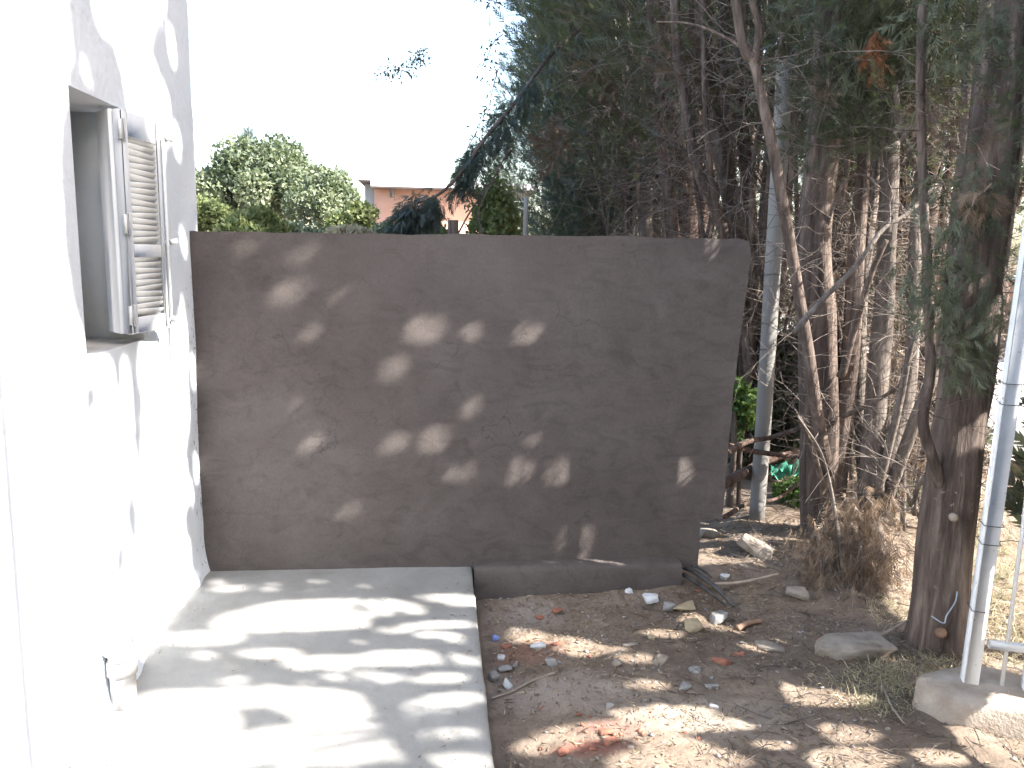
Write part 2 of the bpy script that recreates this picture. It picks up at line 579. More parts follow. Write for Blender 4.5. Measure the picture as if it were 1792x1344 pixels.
M['stick'] = mk('weathered_stick', (0.20, 0.16, 0.125), (0.36, 0.30, 0.245), 20, 0.8, 80, 0.5, 0.004)
M['log'] = mk('reddish_log', (0.15, 0.085, 0.055), (0.30, 0.19, 0.13), 14, 0.85, 60, 0.6, 0.008)
M['blue_scrap'] = mk('blue_scrap', (0.10, 0.14, 0.36), (0.30, 0.36, 0.62), 30, 0.5, 60, 0.2, 0.003)
M['green_sheet'] = mk('green_sheet', (0.02, 0.13, 0.085), (0.05, 0.25, 0.17), 18, 0.45, 60, 0.3, 0.004)
M['blue_wire'] = mk('pale_blue_wire', (0.30, 0.37, 0.45), (0.38, 0.45, 0.52), 30, 0.4, 60, 0)
M['wire'] = mk('dark_wire', (0.05, 0.05, 0.05), (0.09, 0.09, 0.09), 30, 0.5, 60, 0)
M['orange_wall'] = mk('orange_house_paint', (0.60, 0.32, 0.22), (0.70, 0.42, 0.31), 1.2, 0.9, 20, 0.2, 0.02)
M['roof_grey'] = mk('grey_roof', (0.22, 0.21, 0.23), (0.32, 0.31, 0.33), 2, 0.85, 20, 0.2, 0.02)
M['road'] = mk('pale_road', (0.36, 0.345, 0.325), (0.47, 0.455, 0.43), 2.2, 0.9, 60, 0.4, 0.006)
M['far_wall'] = mk('brown_wall', (0.26, 0.15, 0.10), (0.36, 0.22, 0.15), 2.5, 0.9, 40, 0.3, 0.01)
m, t, b, o = new_mat('window_glass')
b.inputs['Base Color'].default_value = (0.05, 0.06, 0.065, 1)
b.inputs['Roughness'].default_value = 0.05
M['glass'] = m

# ------------------------------------------------------------------ gaps in the foliage through which the sun reaches the place
XL, YW, ZG = -1.147, 3.92, -0.15               # house wall plane, garden wall plane, soil level
WALL_LIT = [(-0.631, 1.581, 0.047, 0.029), (-0.994, 1.379, 0.029, 0.016), (-0.697, 1.394, 0.061, 0.043), (-0.474, 1.378, 0.038, 0.019), (-0.61, 1.195, 0.041, 0.025), (-0.065, 1.217, 0.078, 0.048), (0.192, 1.209, 0.065, 0.028), (0.441, 1.211, 0.063, 0.037), (-0.237, 1.022, 0.072, 0.037), (0.179, 0.831, 0.054, 0.035), (-0.61, 0.661, 0.041, 0.026), (-0.211, 0.648, 0.065, 0.032), (-0.008, 0.671, 0.06, 0.053), (0.25, 0.658, 0.052, 0.021), (0.485, 0.654, 0.026, 0.027), (0.131, 0.496, 0.078, 0.03), (0.392, 0.497, 0.073, 0.054), (0.647, 0.501, 0.077, 0.051), (1.219, 0.488, 0.088, 0.061), (1.452, 0.474, 0.052, 0.056), (1.064, 0.323, 0.07, 0.04), (-0.429, 0.292, 0.059, 0.024), (0.727, 0.148, 0.093, 0.044), (1.275, 1.631, 0.081, 0.062), (-0.88, 1.621, 0.052, 0.029), (0.944, 0.157, 0.03, 0.022), (0.76, 0.042, 0.033, 0.016), (0.903, 0.039, 0.049, 0.016), (1.034, 0.037, 0.061, 0.016), (1.185, 0.034, 0.043, 0.019), (-0.675, 0.856, 0.019, 0.02), (0.7, -0.055, 0.035, 0.05), (0.83, -0.055, 0.05, 0.05), (0.93, -0.055, 0.03, 0.05), (1.0, -0.055, 0.045, 0.05), (1.12, -0.055, 0.045, 0.05), (0.52, -0.055, 0.02, 0.05)]
PLAT_LIT = [(-0.989, 3.692, 0.069, 0.02), (-0.775, 3.682, 0.03, 0.017), (-0.334, 3.693, 0.025, 0.013), (-0.414, 3.446, 0.422, 0.101), (0.022, 3.508, 0.185, 0.068), (-0.723, 3.355, 0.222, 0.102), (-0.472, 3.314, 0.246, 0.055), (-0.964, 3.201, 0.16, 0.053), (-0.922, 3.051, 0.057, 0.024), (-0.664, 3.054, 0.119, 0.033), (-0.434, 2.978, 0.148, 0.041), (-0.139, 2.988, 0.15, 0.052), (0.134, 2.936, 0.048, 0.022), (-0.743, 2.856, 0.056, 0.023), (-0.385, 2.851, 0.046, 0.017), (-0.201, 2.84, 0.088, 0.023), (0.019, 2.827, 0.108, 0.025), (-0.302, 3.134, 0.036, 0.015), (0.094, 3.122, 0.032, 0.02), (0.031, 3.271, 0.155, 0.027), (0.001, 3.177, 0.094, 0.021), (0.111, 2.996, 0.046, 0.016), (-0.173, 3.229, 0.073, 0.021), (-0.897, 2.609, 0.232, 0.182), (-0.574, 2.713, 0.264, 0.069), (-0.343, 2.644, 0.14, 0.091), (-0.827, 2.385, 0.267, 0.093), (-0.375, 2.446, 0.279, 0.095), (0.039, 2.687, 0.134, 0.026), (0.018, 2.622, 0.121, 0.032), (-0.29, 2.35, 0.216, 0.044), (-0.081, 2.592, 0.02, 0.018), (0.056, 2.45, 0.095, 0.042), (0.071, 2.312, 0.118, 0.035), (-0.604, 2.797, 0.013, 0.01), (-0.831, 3.19, 0.03, 0.009), (-0.227, 3.034, 0.02, 0.011), (-0.65, 2.864, 0.012, 0.008), (-0.897, 3.182, 0.019, 0.015), (-0.53, 3.255, 0.017, 0.016), (-0.802, 2.979, 0.018, 0.011), (-0.52, 2.926, 0.02, 0.011), (0.042, 2.951, 0.014, 0.007), (0.089, 2.999, 0.015, 0.013), (-0.279, 2.893, 0.026, 0.008), (-0.487, 2.831, 0.013, 0.011), (-0.759, 2.941, 0.023, 0.013), (-0.017, 2.997, 0.015, 0.008), (-0.341, 3.012, 0.013, 0.013), (-0.352, 2.911, 0.015, 0.008), (-1.032, 3.761, 0.026, 0.014), (-0.582, 3.654, 0.043, 0.011), (-0.576, 3.77, 0.038, 0.017), (-0.791, 3.676, 0.027, 0.01), (-0.126, 3.717, 0.024, 0.013), (-0.767, 3.737, 0.031, 0.013), (-0.34, 3.737, 0.022, 0.011), (-0.912, 3.724, 0.029, 0.016), (-0.434, 3.668, 0.045, 0.01), (-1.036, 3.797, 0.03, 0.015)]
PLAT_SHADE = [(-0.155, 3.364, 0.033, 0.074), (-0.241, 3.329, 0.05, 0.045), (-0.644, 2.652, 0.079, 0.03), (0.077, 2.541, 0.128, 0.031), (0.102, 2.415, 0.057, 0.028), (0.009, 2.556, 0.106, 0.007), (0.07, 2.614, 0.102, 0.007), (0.145, 2.382, 0.102, 0.01), (-0.326, 2.335, 0.063, 0.006), (-0.079, 2.5, 0.07, 0.008), (-0.38, 2.485, 0.068, 0.007), (-0.178, 2.416, 0.084, 0.009), (-0.218, 2.566, 0.055, 0.008), (-0.191, 2.677, 0.093, 0.013), (-0.081, 2.71, 0.068, 0.011), (-0.376, 2.339, 0.083, 0.009), (-0.017, 2.624, 0.057, 0.011), (0.009, 2.434, 0.038, 0.01), (0.11, 2.39, 0.098, 0.012), (-0.331, 2.601, 0.077, 0.014), (-0.214, 2.337, 0.09, 0.009), (-0.062, 2.322, 0.086, 0.007), (0.077, 2.62, 0.067, 0.014), (0.077, 2.569, 0.06, 0.011), (0.07, 2.416, 0.099, 0.011), (0.015, 3.413, 0.067, 0.011), (-0.283, 3.445, 0.103, 0.01), (-0.652, 3.422, 0.058, 0.011), (-0.606, 3.4, 0.058, 0.01), (-0.0, 3.436, 0.06, 0.014), (-0.357, 3.485, 0.114, 0.014), (-0.053, 3.493, 0.103, 0.013), (0.023, 3.464, 0.1, 0.014), (-0.372, 3.423, 0.098, 0.015), (0.103, 3.371, 0.049, 0.012), (-0.111, 3.532, 0.076, 0.015), (0.089, 3.343, 0.045, 0.012)]
GROUND_LIT = [(0.478, 3.455, 0.088, 0.074), (0.66, 3.329, 0.073, 0.075), (0.758, 3.324, 0.023, 0.048), (0.664, 3.456, 0.067, 0.034), (0.88, 3.349, 0.066, 0.033), (1.054, 3.423, 0.054, 0.035), (0.881, 3.203, 0.051, 0.013), (0.857, 2.983, 0.071, 0.013), (0.953, 2.778, 0.112, 0.032), (0.76, 2.756, 0.077, 0.017), (0.596, 2.666, 0.175, 0.032), (0.408, 2.605, 0.062, 0.034), (0.871, 2.674, 0.075, 0.022), (1.028, 2.69, 0.046, 0.019), (1.142, 2.69, 0.044, 0.018), (0.848, 2.574, 0.104, 0.012), (0.834, 2.479, 0.231, 0.042), (1.557, 3.014, 0.074, 0.025), (1.609, 2.894, 0.119, 0.094), (1.517, 2.597, 0.073, 0.039), (1.212, 2.55, 0.044, 0.013), (1.445, 2.449, 0.112, 0.046), (1.895, 3.013, 0.162, 0.131), (2.065, 2.516, 0.118, 0.166), (3.255, 4.067, 0.22, 1.826), (2.38, 3.595, 0.074, 0.148), (1.508, 3.297, 0.08, 0.029), (1.264, 3.719, 0.059, 0.034), (1.244, 3.518, 0.047, 0.05), (2.14, 2.952, 0.111, 0.079), (2.551, 3.399, 0.085, 0.21), (1.342, 3.436, 0.068, 0.024), (1.757, 2.435, 0.062, 0.026), (2.181, 5.001, 0.098, 0.187)]
LW_SHADE = [(3.037, 1.688, 0.424, 0.51), (3.896, 2.264, 0.19, 0.719), (2.956, 2.259, 0.186, 0.22), (3.901, 0.873, 0.12, 0.878), (2.795, -0.028, 0.169, 0.104), (3.636, 1.503, 0.137, 0.248), (2.971, 2.156, 0.095, 0.073), (3.0, 2.08, 0.045, 0.051), (3.098, 2.225, 0.112, 0.036), (2.951, 2.368, 0.078, 0.055), (2.801, 2.338, 0.054, 0.066), (3.066, 2.438, 0.102, 0.036), (3.013, 2.437, 0.043, 0.069), (2.864, 2.357, 0.1, 0.066), (2.84, 2.036, 0.071, 0.058), (2.813, 2.04, 0.079, 0.07), (3.105, 2.387, 0.073, 0.038), (2.854, 2.416, 0.057, 0.054), (2.767, 2.141, 0.056, 0.04), (3.062, 2.293, 0.067, 0.053), (3.05, 2.479, 0.114, 0.03), (3.01, 2.117, 0.044, 0.067), (3.771, 2.162, 0.061, 0.06), (3.636, 1.768, 0.074, 0.122), (3.964, 1.8, 0.105, 0.094), (3.807, 1.965, 0.073, 0.126), (3.916, 1.886, 0.069, 0.149), (3.695, 2.383, 0.115, 0.134), (3.705, 1.803, 0.11, 0.084), (3.814, 2.571, 0.07, 0.069), (3.844, 1.734, 0.08, 0.063), (4.061, 2.257, 0.116, 0.083), (3.829, 1.914, 0.108, 0.097), (3.593, 1.804, 0.058, 0.097), (4.057, 2.685, 0.153, 0.149), (3.852, 1.957, 0.074, 0.098), (3.64, 1.879, 0.083, 0.095), (4.013, 1.902, 0.177, 0.105), (3.799, 2.012, 0.109, 0.084), (3.856, 2.613, 0.102, 0.145), (4.032, 2.151, 0.125, 0.093), (3.705, 2.451, 0.132, 0.13), (3.736, 1.947, 0.133, 0.119), (3.872, 1.989, 0.101, 0.124), (3.418, 2.448, 0.074, 0.047), (3.4, 2.298, 0.066, 0.043), (3.315, 2.402, 0.043, 0.045), (3.472, 2.356, 0.069, 0.051), (3.436, 2.402, 0.073, 0.052), (3.427, 2.337, 0.079, 0.047), (3.682, 2.356, 0.07, 0.044), (3.357, 2.323, 0.079, 0.039), (3.571, 2.411, 0.078, 0.03), (3.616, 2.468, 0.077, 0.039), (3.54, 2.385, 0.072, 0.05), (3.34, 2.527, 0.054, 0.044), (3.58, 1.288, 0.09, 0.053), (3.733, 1.58, 0.052, 0.062), (3.671, 1.608, 0.061, 0.053), (3.715, 1.479, 0.095, 0.099), (3.567, 1.149, 0.045, 0.082), (3.632, 1.462, 0.054, 0.116), (3.709, 1.702, 0.094, 0.058), (3.754, 1.505, 0.094, 0.13), (3.873, 1.448, 0.12, 0.108), (3.697, 1.634, 0.092, 0.095), (3.882, 1.064, 0.106, 0.085), (3.953, 1.735, 0.063, 0.102), (3.806, 1.636, 0.1, 0.125), (3.671, 1.447, 0.064, 0.074), (4.04, 0.757, 0.114, 0.141), (3.956, 0.928, 0.109, 0.1), (3.895, 0.864, 0.106, 0.098), (3.831, 0.679, 0.049, 0.109), (3.908, 0.894, 0.093, 0.128), (3.751, 0.631, 0.056, 0.133), (4.011, 0.937, 0.062, 0.07), (4.062, 0.866, 0.089, 0.101), (3.904, 0.498, 0.094, 0.066), (3.994, 0.869, 0.08, 0.086), (3.824, 0.615, 0.071, 0.086), (3.935, 0.507, 0.046, 0.079), (3.794, 0.129, 0.103, 0.103), (3.706, 0.338, 0.067, 0.103), (3.916, 0.458, 0.077, 0.138), (3.873, 0.777, 0.097, 0.072), (3.769, 0.251, 0.046, 0.128), (3.951, 0.708, 0.063, 0.126), (3.183, 0.968, 0.043, 0.126), (3.043, 0.773, 0.028, 0.125), (3.171, 1.06, 0.033, 0.153), (3.057, 0.359, 0.025, 0.143), (3.042, -0.064, 0.056, 0.073), (3.151, 0.881, 0.049, 0.168), (3.133, 0.987, 0.034, 0.162), (2.911, 0.482, 0.036, 0.079), (3.126, 1.097, 0.027, 0.105), (2.989, 1.103, 0.04, 0.136), (3.176, 0.979, 0.041, 0.1), (3.04, 0.581, 0.058, 0.104), (2.874, 0.394, 0.027, 0.126), (2.941, 0.103, 0.045, 0.13), (2.623, 0.946, 0.023, 0.061), (2.716, 1.125, 0.024, 0.045), (2.77, 1.093, 0.039, 0.059), (2.572, 0.905, 0.018, 0.033), (2.728, 1.072, 0.042, 0.05), (2.62, 0.831, 0.018, 0.06)]
LW_LIT = [(3.32, 2.387, 0.187, 0.129), (3.339, 2.205, 0.126, 0.142), (3.366, 1.986, 0.109, 0.022), (3.541, 1.835, 0.05, 0.131), (3.533, 1.6, 0.043, 0.06), (3.783, 2.457, 0.049, 0.074), (3.782, 2.05, 0.041, 0.063), (3.047, 2.393, 0.078, 0.069), (2.872, 2.15, 0.046, 0.028), (3.831, 1.628, 0.042, 0.052), (3.877, 1.015, 0.036, 0.081), (3.87, 0.542, 0.037, 0.069)]



def inside(a, b, E, ga=0.0, gb=0.0, pw=2.6):
    r = np.zeros(len(a), dtype=bool)
    for (cx, cy, rx, ry) in E:
        r |= (np.abs((a - cx) / (rx + ga)) ** pw + np.abs((b - cy) / (ry + gb)) ** pw) < 1
    return r


def sun_gap_tris(T):
    g = sun_gap(T.mean(1))
    for i in range(3):
        g |= sun_gap(T[:, i])
    return g


def sun_gap(P):
    P = np.asarray(P, dtype=float)
    out = np.zeros(len(P), dtype=bool)
    m_ = P[:, 1] < 3.95
    if m_.any():
        out[m_] = _sun_gap(P[m_])
    return out


def _sun_gap(P):
    """True where a leaf at P would shade one of the spots that the sun reaches"""
    P = np.asarray(P, dtype=float)
    big = 1e9
    tw = (P[:, 1] - YW) / SUN[1]
    tw = np.where(tw > 0, tw, big)
    tz = (P[:, 2] - 0.0) / SUN[2]
    th = (P[:, 0] - XL) / SUN[0]
    hw = P - SUN * tw[:, None] * (tw < 1e8)[:, None]
    okw = (tw < 1e8) & (hw[:, 0] > XL) & (hw[:, 0] < 1.57) & (hw[:, 2] > -0.15) & (hw[:, 2] < 1.7)
    hp = P - SUN * tz[:, None]
    okp = (hp[:, 0] > XL) & (hp[:, 0] < 0.19) & (hp[:, 1] < YW) & ~okw
    hh = P - SUN * th[:, None]
    okh = (hh[:, 2] > 0) & (hh[:, 1] < 4.05) & (hh[:, 1] > 0.5) & ~okw & ~okp
    hg = P - SUN * ((P[:, 2] - ZG) / SUN[2])[:, None]
    okg = (hg[:, 0] >= 0.19) & ~okw & (P[:, 2] > ZG)
    gap = np.zeros(len(P), dtype=bool)
    gap |= okw & inside(hw[:, 0], hw[:, 2], WALL_LIT, 0.016, 0.009, 5.0)
    lp = inside(hp[:, 0], hp[:, 1], PLAT_LIT, 0.012, 0.006) & ~inside(hp[:, 0], hp[:, 1], PLAT_SHADE)
    gap |= okp & lp
    gap |= okh & (~inside(hh[:, 1], hh[:, 2], LW_SHADE) | inside(hh[:, 1], hh[:, 2], LW_LIT))
    gap |= okg & inside(hg[:, 0], hg[:, 1], GROUND_LIT, 0.04, 0.018)
    return gap

# ------------------------------------------------------------------ ground
def ground_z(x, y):
    x = np.asarray(x, dtype=float)
    y = np.asarray(y, dtype=float)
    near = np.clip(1.6 - np.hypot(x - 1.5, y - 3.2) / 3.2, 0, 1)
    h = np.zeros(x.shape)
    it = np.nditer([x, y], flags=['multi_index'])
    for xx, yy in it:
        i = it.multi_index
        if near[i] > 0:
            xx, yy = float(xx), float(yy)
            h[i] = 0.035 * nz(xx, yy, 0.3, 1.3) + 0.022 * nz(xx, yy, 5.1, 4.5) + 0.012 * nz(xx, yy, 2.2, 13)
    mound = 0.10 * np.exp(-(((x - 2.15) / 0.55) ** 2 + ((y - 4.5) / 0.8) ** 2)) + 0.05 * np.exp(-(((x - 1.5) / 0.3) ** 2 + ((y - 3.95) / 0.3) ** 2))
    mound = mound + 0.05 * np.exp(-(((x - 0.9) / 0.5) ** 2 + ((y - 3.78) / 0.12) ** 2))
    return ZG + h * near + mound


def axis_coords(lo, hi, step, far, k=1.35):
    a = list(np.arange(lo, hi + 1e-6, step))
    s, v = step, hi
    while v < far:
        s *= k
        v += s
        a.append(v)
    s, v = step, lo
    while v > -far:
        s *= k
        v -= s
        a.insert(0, v)
    return np.array(a)


gx = axis_coords(0.1, 3.6, 0.025, 400)
gy = axis_coords(2.0, 5.4, 0.025, 400)
GX, GY = np.meshgrid(gx, gy, indexing='ij')
GZ = ground_z(GX, GY)
GZ = np.where((GX < 0.19) & (GY < 4.0), -0.3, GZ)
ni, nj = GX.shape
ii, jj = np.meshgrid(np.arange(ni - 1), np.arange(nj - 1), indexing='ij')
gq = np.stack([ii * nj + jj, (ii + 1) * nj + jj, (ii + 1) * nj + jj + 1, ii * nj + jj + 1], -1).reshape(-1, 4)
tag(mesh_np('ground', np.stack([GX, GY, GZ], -1).reshape(-1, 3), gq, M['soil'], smooth=True), kind='structure')

# --- raised concrete platform (one slab, worn front edge)
mb = MB()
py_ = np.concatenate([np.linspace(-3.0, 2.0, 11)[:-1], np.arange(2.0, 3.921, 0.04)])
px_ = np.array(list(np.linspace(XL, 0.1, 26)) + [0.15, 0.178])
PX, PY = np.meshgrid(px_, py_, indexing='ij')
PZ = np.vectorize(lambda a, c: 0.006 * nz(a, c, 1.0, 2.2) + 0.002 * nz(a, c, 3, 12))(PX, PY)
V = np.stack([PX, PY, PZ], -1)
edge = np.array([0.006 * nz(0, c, 7.0, 5) + 0.004 * nz(0, c, 2, 19) for c in py_])
V[-1, :, 0] += edge
Ve1 = V[-1].copy()
Ve1[:, 0] += 0.008
Ve1[:, 2] -= 0.008
Ve2 = Ve1.copy()
Ve2[:, 2] = -0.42
Vall = np.concatenate([V, Ve1[None], Ve2[None]], 0)
a, c = Vall.shape[:2]
ii, jj = np.meshgrid(np.arange(a - 1), np.arange(c - 1), indexing='ij')
q = np.stack([ii * c + jj, (ii + 1) * c + jj, (ii + 1) * c + jj + 1, ii * c + jj + 1], -1).reshape(-1, 4)
tag(mesh_np('concrete_platform', Vall.reshape(-1, 3), q, M['platform'], smooth=False), kind='structure')

# ------------------------------------------------------------------ white house
house = empty('house', (XL, 2.0, 0), 'white limewashed house with an open louvred shutter at the left', 'house')
OY0, OY1, OZ0, OZ1 = 2.735, 3.27, 1.235, 2.09
ys = np.unique(np.concatenate([np.linspace(-4, 2.4, 14), np.linspace(2.4, OY0, 8), np.linspace(OY0, OY1, 12), np.linspace(OY1, 4.05, 34)]))
zs = np.unique(np.concatenate([np.linspace(-0.4, 0, 3), np.linspace(0, OZ0, 40), np.linspace(OZ0, OZ1, 20), np.linspace(OZ1, 3.4, 26)]))
Yg, Zg = np.meshgrid(ys, zs, indexing='ij')
Xg = np.full(Yg.shape, XL)
for i in range(Yg.shape[0]):
    for j in range(Yg.shape[1]):
        y, z = float(Yg[i, j]), float(Zg[i, j])
        on_edge = OY0 - 0.02 <= y <= OY1 + 0.02 and OZ0 - 0.02 <= z <= OZ1 + 0.02
        if not on_edge:
            Xg[i, j] += 0.008 * nz(y, z, 0.2, 1.8) + 0.003 * nz(y, z, 4, 9)
            # plaster kicks out unevenly along the foot of the wall
            Xg[i, j] += 0.028 * math.exp(-max(z, 0) / 0.07) * (0.7 + 1.2 * nz(y, 0.3, 0, 6))
        if i == Yg.shape[0] - 1:
            Yg[i, j] += 0.012 * nz(1.0, z, 0, 3.5) + 0.006 * nz(2.0, z, 0, 14)
quads = []
nzc = len(zs)
for i in range(len(ys) - 1):
    for j in range(nzc - 1):
        ym, zm = (ys[i] + ys[i + 1]) / 2, (zs[j] + zs[j + 1]) / 2
        if OY0 < ym < OY1 and OZ0 < zm < OZ1:
            continue
        quads.append([i * nzc + j, (i + 1) * nzc + j, (i + 1) * nzc + j + 1, i * nzc + j + 1])
V = np.stack([Xg, Yg, Zg], -1).reshape(-1, 3)
mb = MB().add(V, np.array(quads))
# end wall towards the garden, back and inner faces
last = (len(ys) - 1) * nzc + np.arange(nzc)
E1 = V[last].copy()
E2 = E1.copy()
E2[:, 0] = -6.0
mb.add(np.vstack([E1, E2]), np.array([[k, k + nzc, k + nzc + 1, k + 1] for k in range(nzc - 1)]))
mb.build('wall', M['limewash'], house)
rv = MB()
D = 0.32                                        # depth of the window reveal
rv.box((XL - D / 2 - 0.001, OY1 + 0.02, (OZ0 + OZ1) / 2), (D, 0.04, OZ1 - OZ0))
rv.build('window_jamb', M['reveal'], house)
rv = MB()
rv.box((XL - D / 2 - 0.001, OY0 - 0.02, (OZ0 + OZ1) / 2), (D, 0.04, OZ1 - OZ0))
rv.build('window_jamb', M['reveal'], house)
MB().bevbox((XL - D / 2 - 0.001, (OY0 + OY1) / 2, OZ1 + 0.03), (D, OY1 - OY0 + 0.08, 0.06), 0.003).build('lintel', M['reveal'], house)
MB().bevbox((XL - D / 2 - 0.004, (OY0 + OY1) / 2, OZ0 - 0.022), (D, OY1 - OY0 + 0.006, 0.045), 0.006).build('window_sill', M['sill'], house)
wx = XL - D + 0.02
win = MB()
win.box((wx, OY0 + 0.02, (OZ0 + OZ1) / 2), (0.04, 0.04, OZ1 - OZ0))
win.box((wx, OY1 - 0.02, (OZ0 + OZ1) / 2), (0.04, 0.04, OZ1 - OZ0))
win.box((wx, (OY0 + OY1) / 2, OZ1 - 0.02), (0.036, OY1 - OY0 - 0.08, 0.04))
win.box((wx, (OY0 + OY1) / 2, OZ0 + 0.02), (0.036, OY1 - OY0 - 0.08, 0.04))
win.box((wx, (OY0 + OY1) / 2, (OZ0 + OZ1) / 2), (0.036, 0.035, OZ1 - OZ0 - 0.08))
wf = win.build('window', M['shutter'], house)
for s in (-1, 1):
    MB().box((wx - 0.005, (OY0 + OY1) / 2 + s * (OY1 - OY0) / 4, (OZ0 + OZ1) / 2), (0.006, (OY1 - OY0) / 2 - 0.07, OZ1 - OZ0 - 0.08)).build('pane', M['glass'], wf)
MB().box((-3.6, -0.2, 3.46), (5.0, 8.7, 0.12)).build('roof', M['sill'], house)


def shutter(p0, p1, z0, z1, louvres, rod=True):
    """louvred leaf standing on the line p0-p1"""
    p0, p1 = np.array(p0), np.array(p1)
    L = float(np.linalg.norm(p1 - p0))
    d = (p1 - p0) / L
    n = np.array([d[1], -d[0]])
    R = np.array([[d[0], n[0], 0], [d[1], n[1], 0], [0, 0, 1.0]])
    T = 0.032

    def P(s, o, z):
        q = p0 + d * s + n * o
        return (q[0], q[1], z)
    st = 0.045
    fr = MB()
    fr.bevbox(P(st / 2, 0, (z0 + z1) / 2), (st, T, z1 - z0), 0.003, R)
    fr.bevbox(P(L - st / 2, 0, (z0 + z1) / 2), (st, T, z1 - z0), 0.003, R)
    cuts = [z0] + [v for ab in louvres for v in ab] + [z1]
    for k in range(0, len(cuts), 2):
        a_, b_ = cuts[k], cuts[k + 1]
        fr.bevbox(P(L / 2, 0, (a_ + b_) / 2), (L - 2 * st - 0.001, T - 0.004, b_ - a_), 0.002, R)
    leaf = fr.build('shutter', M['shutter'], house)
    proto = None
    for (a_, b_) in louvres:
        ns = int(round((b_ - a_) / 0.0225))
        for i in range(ns):
            z = a_ + (i + 0.5) * (b_ - a_) / ns
            q = P(L / 2, 0, z)
            if proto is None:
                sm = MB().box((0, 0, 0), (L - 2 * st + 0.004, 0.034, 0.005), R @ rotx(rad(58)))
                proto = sm.build('slat', M['shutter'])
                ob = proto
            else:
                ob = proto.copy()
                COL.objects.link(ob)
            ob.parent = leaf
            ob.location = np.array(q) - np.array(parent_origin(leaf))
            ob.rotation_euler = (rng.uniform(-.04, .04), rng.uniform(-.01, .01), 0)
    if rod:
        MB().tube([P(L - 0.012, 0.026, z0 + 0.03), P(L - 0.012, 0.026, z1 - 0.05)], 0.006, 8).build('locking_rod', M['hinge'], leaf)
        for z in (z0 + 0.03, (z0 + z1) / 2 - 0.06, z1 - 0.06):
            MB().bevbox(P(L + 0.004, 0.022, z), (0.032, 0.022, 0.03), 0.006, R).tube([P(L + 0.004, 0.03, z), P(L + 0.02, 0.05, z + 0.004)], [0.010, 0.013], 8).build('latch', M['hinge'], leaf)
    for z in (z0 + 0.07, (z0 + z1) / 2, z1 - 0.07):
        MB().bevbox(P(0.012, 0.019, z), (0.018, 0.006, 0.08), 0.002, R).tube([P(-0.004, 0.012, z - 0.035), P(-0.004, 0.012, z + 0.035)], 0.007, 8).build('hinge', M['hinge'], leaf)
    return leaf


shutter((-1.128, 3.06), (-1.092, 3.37), 1.275, 2.075, [(1.335, 1.555), (1.605, 1.985)])
nl = MB()
a_, b_ = np.array((-1.225, 3.165)), np.array((-1.142, 3.062))
dd = (b_ - a_) / np.linalg.norm(b_ - a_)
Rn = np.array([[dd[0], dd[1], 0], [dd[1], -dd[0], 0], [0, 0, 1.0]])
Rn = np.array([[dd[0], -dd[1], 0], [dd[1], dd[0], 0], [0, 0, 1.0]])
mid = (a_ + b_) / 2
LN = float(np.linalg.norm(b_ - a_))
nl.bevbox((mid[0], mid[1], 1.675), (LN - 0.01, 0.03, 0.80), 0.003, Rn)
nl.build('shutter_stile', M['shutter'], house)
# drain pipe stub at the foot of the wall
MB().tube([(XL + 0.055, 2.72, -0.02), (XL + 0.055, 2.72, 0.15)], 0.043, 20).tube([(XL + 0.055, 2.72, 0.12), (XL + 0.055, 2.72, 0.17)], 0.05, 20).tube([(XL + 0.055, 2.72, 0.17), (XL + 0.05, 2.72, 0.21), (XL, 2.72, 0.24)], 0.046, 20).build('drain_pipe', M['sill'], house, smooth=True)

# ------------------------------------------------------------------ garden wall with fresh render
gw = empty('garden_wall', (0.2, YW, 0), 'unfinished garden wall of grey brown cement render with ragged right end', 'wall')


def right_edge(z):
    pts = [(-0.05, 1.385), (0.235, 1.385), (0.24, 1.505), (0.5, 1.507), (0.72, 1.512), (1.0, 1.527), (1.3, 1.543), (1.6, 1.562), (1.72, 1.545)]
    return float(np.interp(z, [p[0] for p in pts], [p[1] for p in pts])) + 0.008 * nz(z, 0.5, 0, 6) + 0.005 * nz(z, 2.5, 0, 22)


zsw = np.concatenate([np.linspace(-0.03, 0.232, 12), np.linspace(0.24, 1.68, 66)])
nxw = 110
Vw = np.zeros((nxw, len(zsw), 3))
for j, z in enumerate(zsw):
    xr = right_edge(z)
    for i in range(nxw):
        u = i / (nxw - 1)
        x = XL - 0.01 + (xr - XL + 0.01) * u
        y = YW + 0.010 * nz(x, z, 0.7, 1.6) + 0.004 * nz(x, z, 3.1, 6) + 0.0015 * nz(x, z, 9.1, 24)
        zz = z
        if j == len(zsw) - 1:
            zz = 1.672 + 0.018 * (x + 1.1) / 2.6 + 0.010 * nz(x, 3.3, 0, 4) + 0.004 * nz(x, 8.3, 0, 20)
            if x > 1.50:
                zz -= (x - 1.50) * 0.35
        Vw[i, j] = (x, y, zz)
nj = len(zsw)
ii, jj = np.meshgrid(np.arange(nxw - 1), np.arange(nj - 1), indexing='ij')
q = np.stack([ii * nj + jj, (ii + 1) * nj + jj, (ii + 1) * nj + jj + 1, ii * nj + jj + 1], -1).reshape(-1, 4)
mb = MB().add(Vw.reshape(-1, 3), q)
TH = 0.022                                       # thickness of the render coat
for strip in (Vw[-1], Vw[:, -1], Vw[:, 0]):
    s2 = strip + np.array([0, TH + 0.003 * 1, 0])
    k = len(strip)
    mb.add(np.vstack([strip, s2]), np.array([[a, a + 1, a + 1 + k, a + k] for a in range(k - 1)]))
mb.build('render_coat', M['render'], gw)
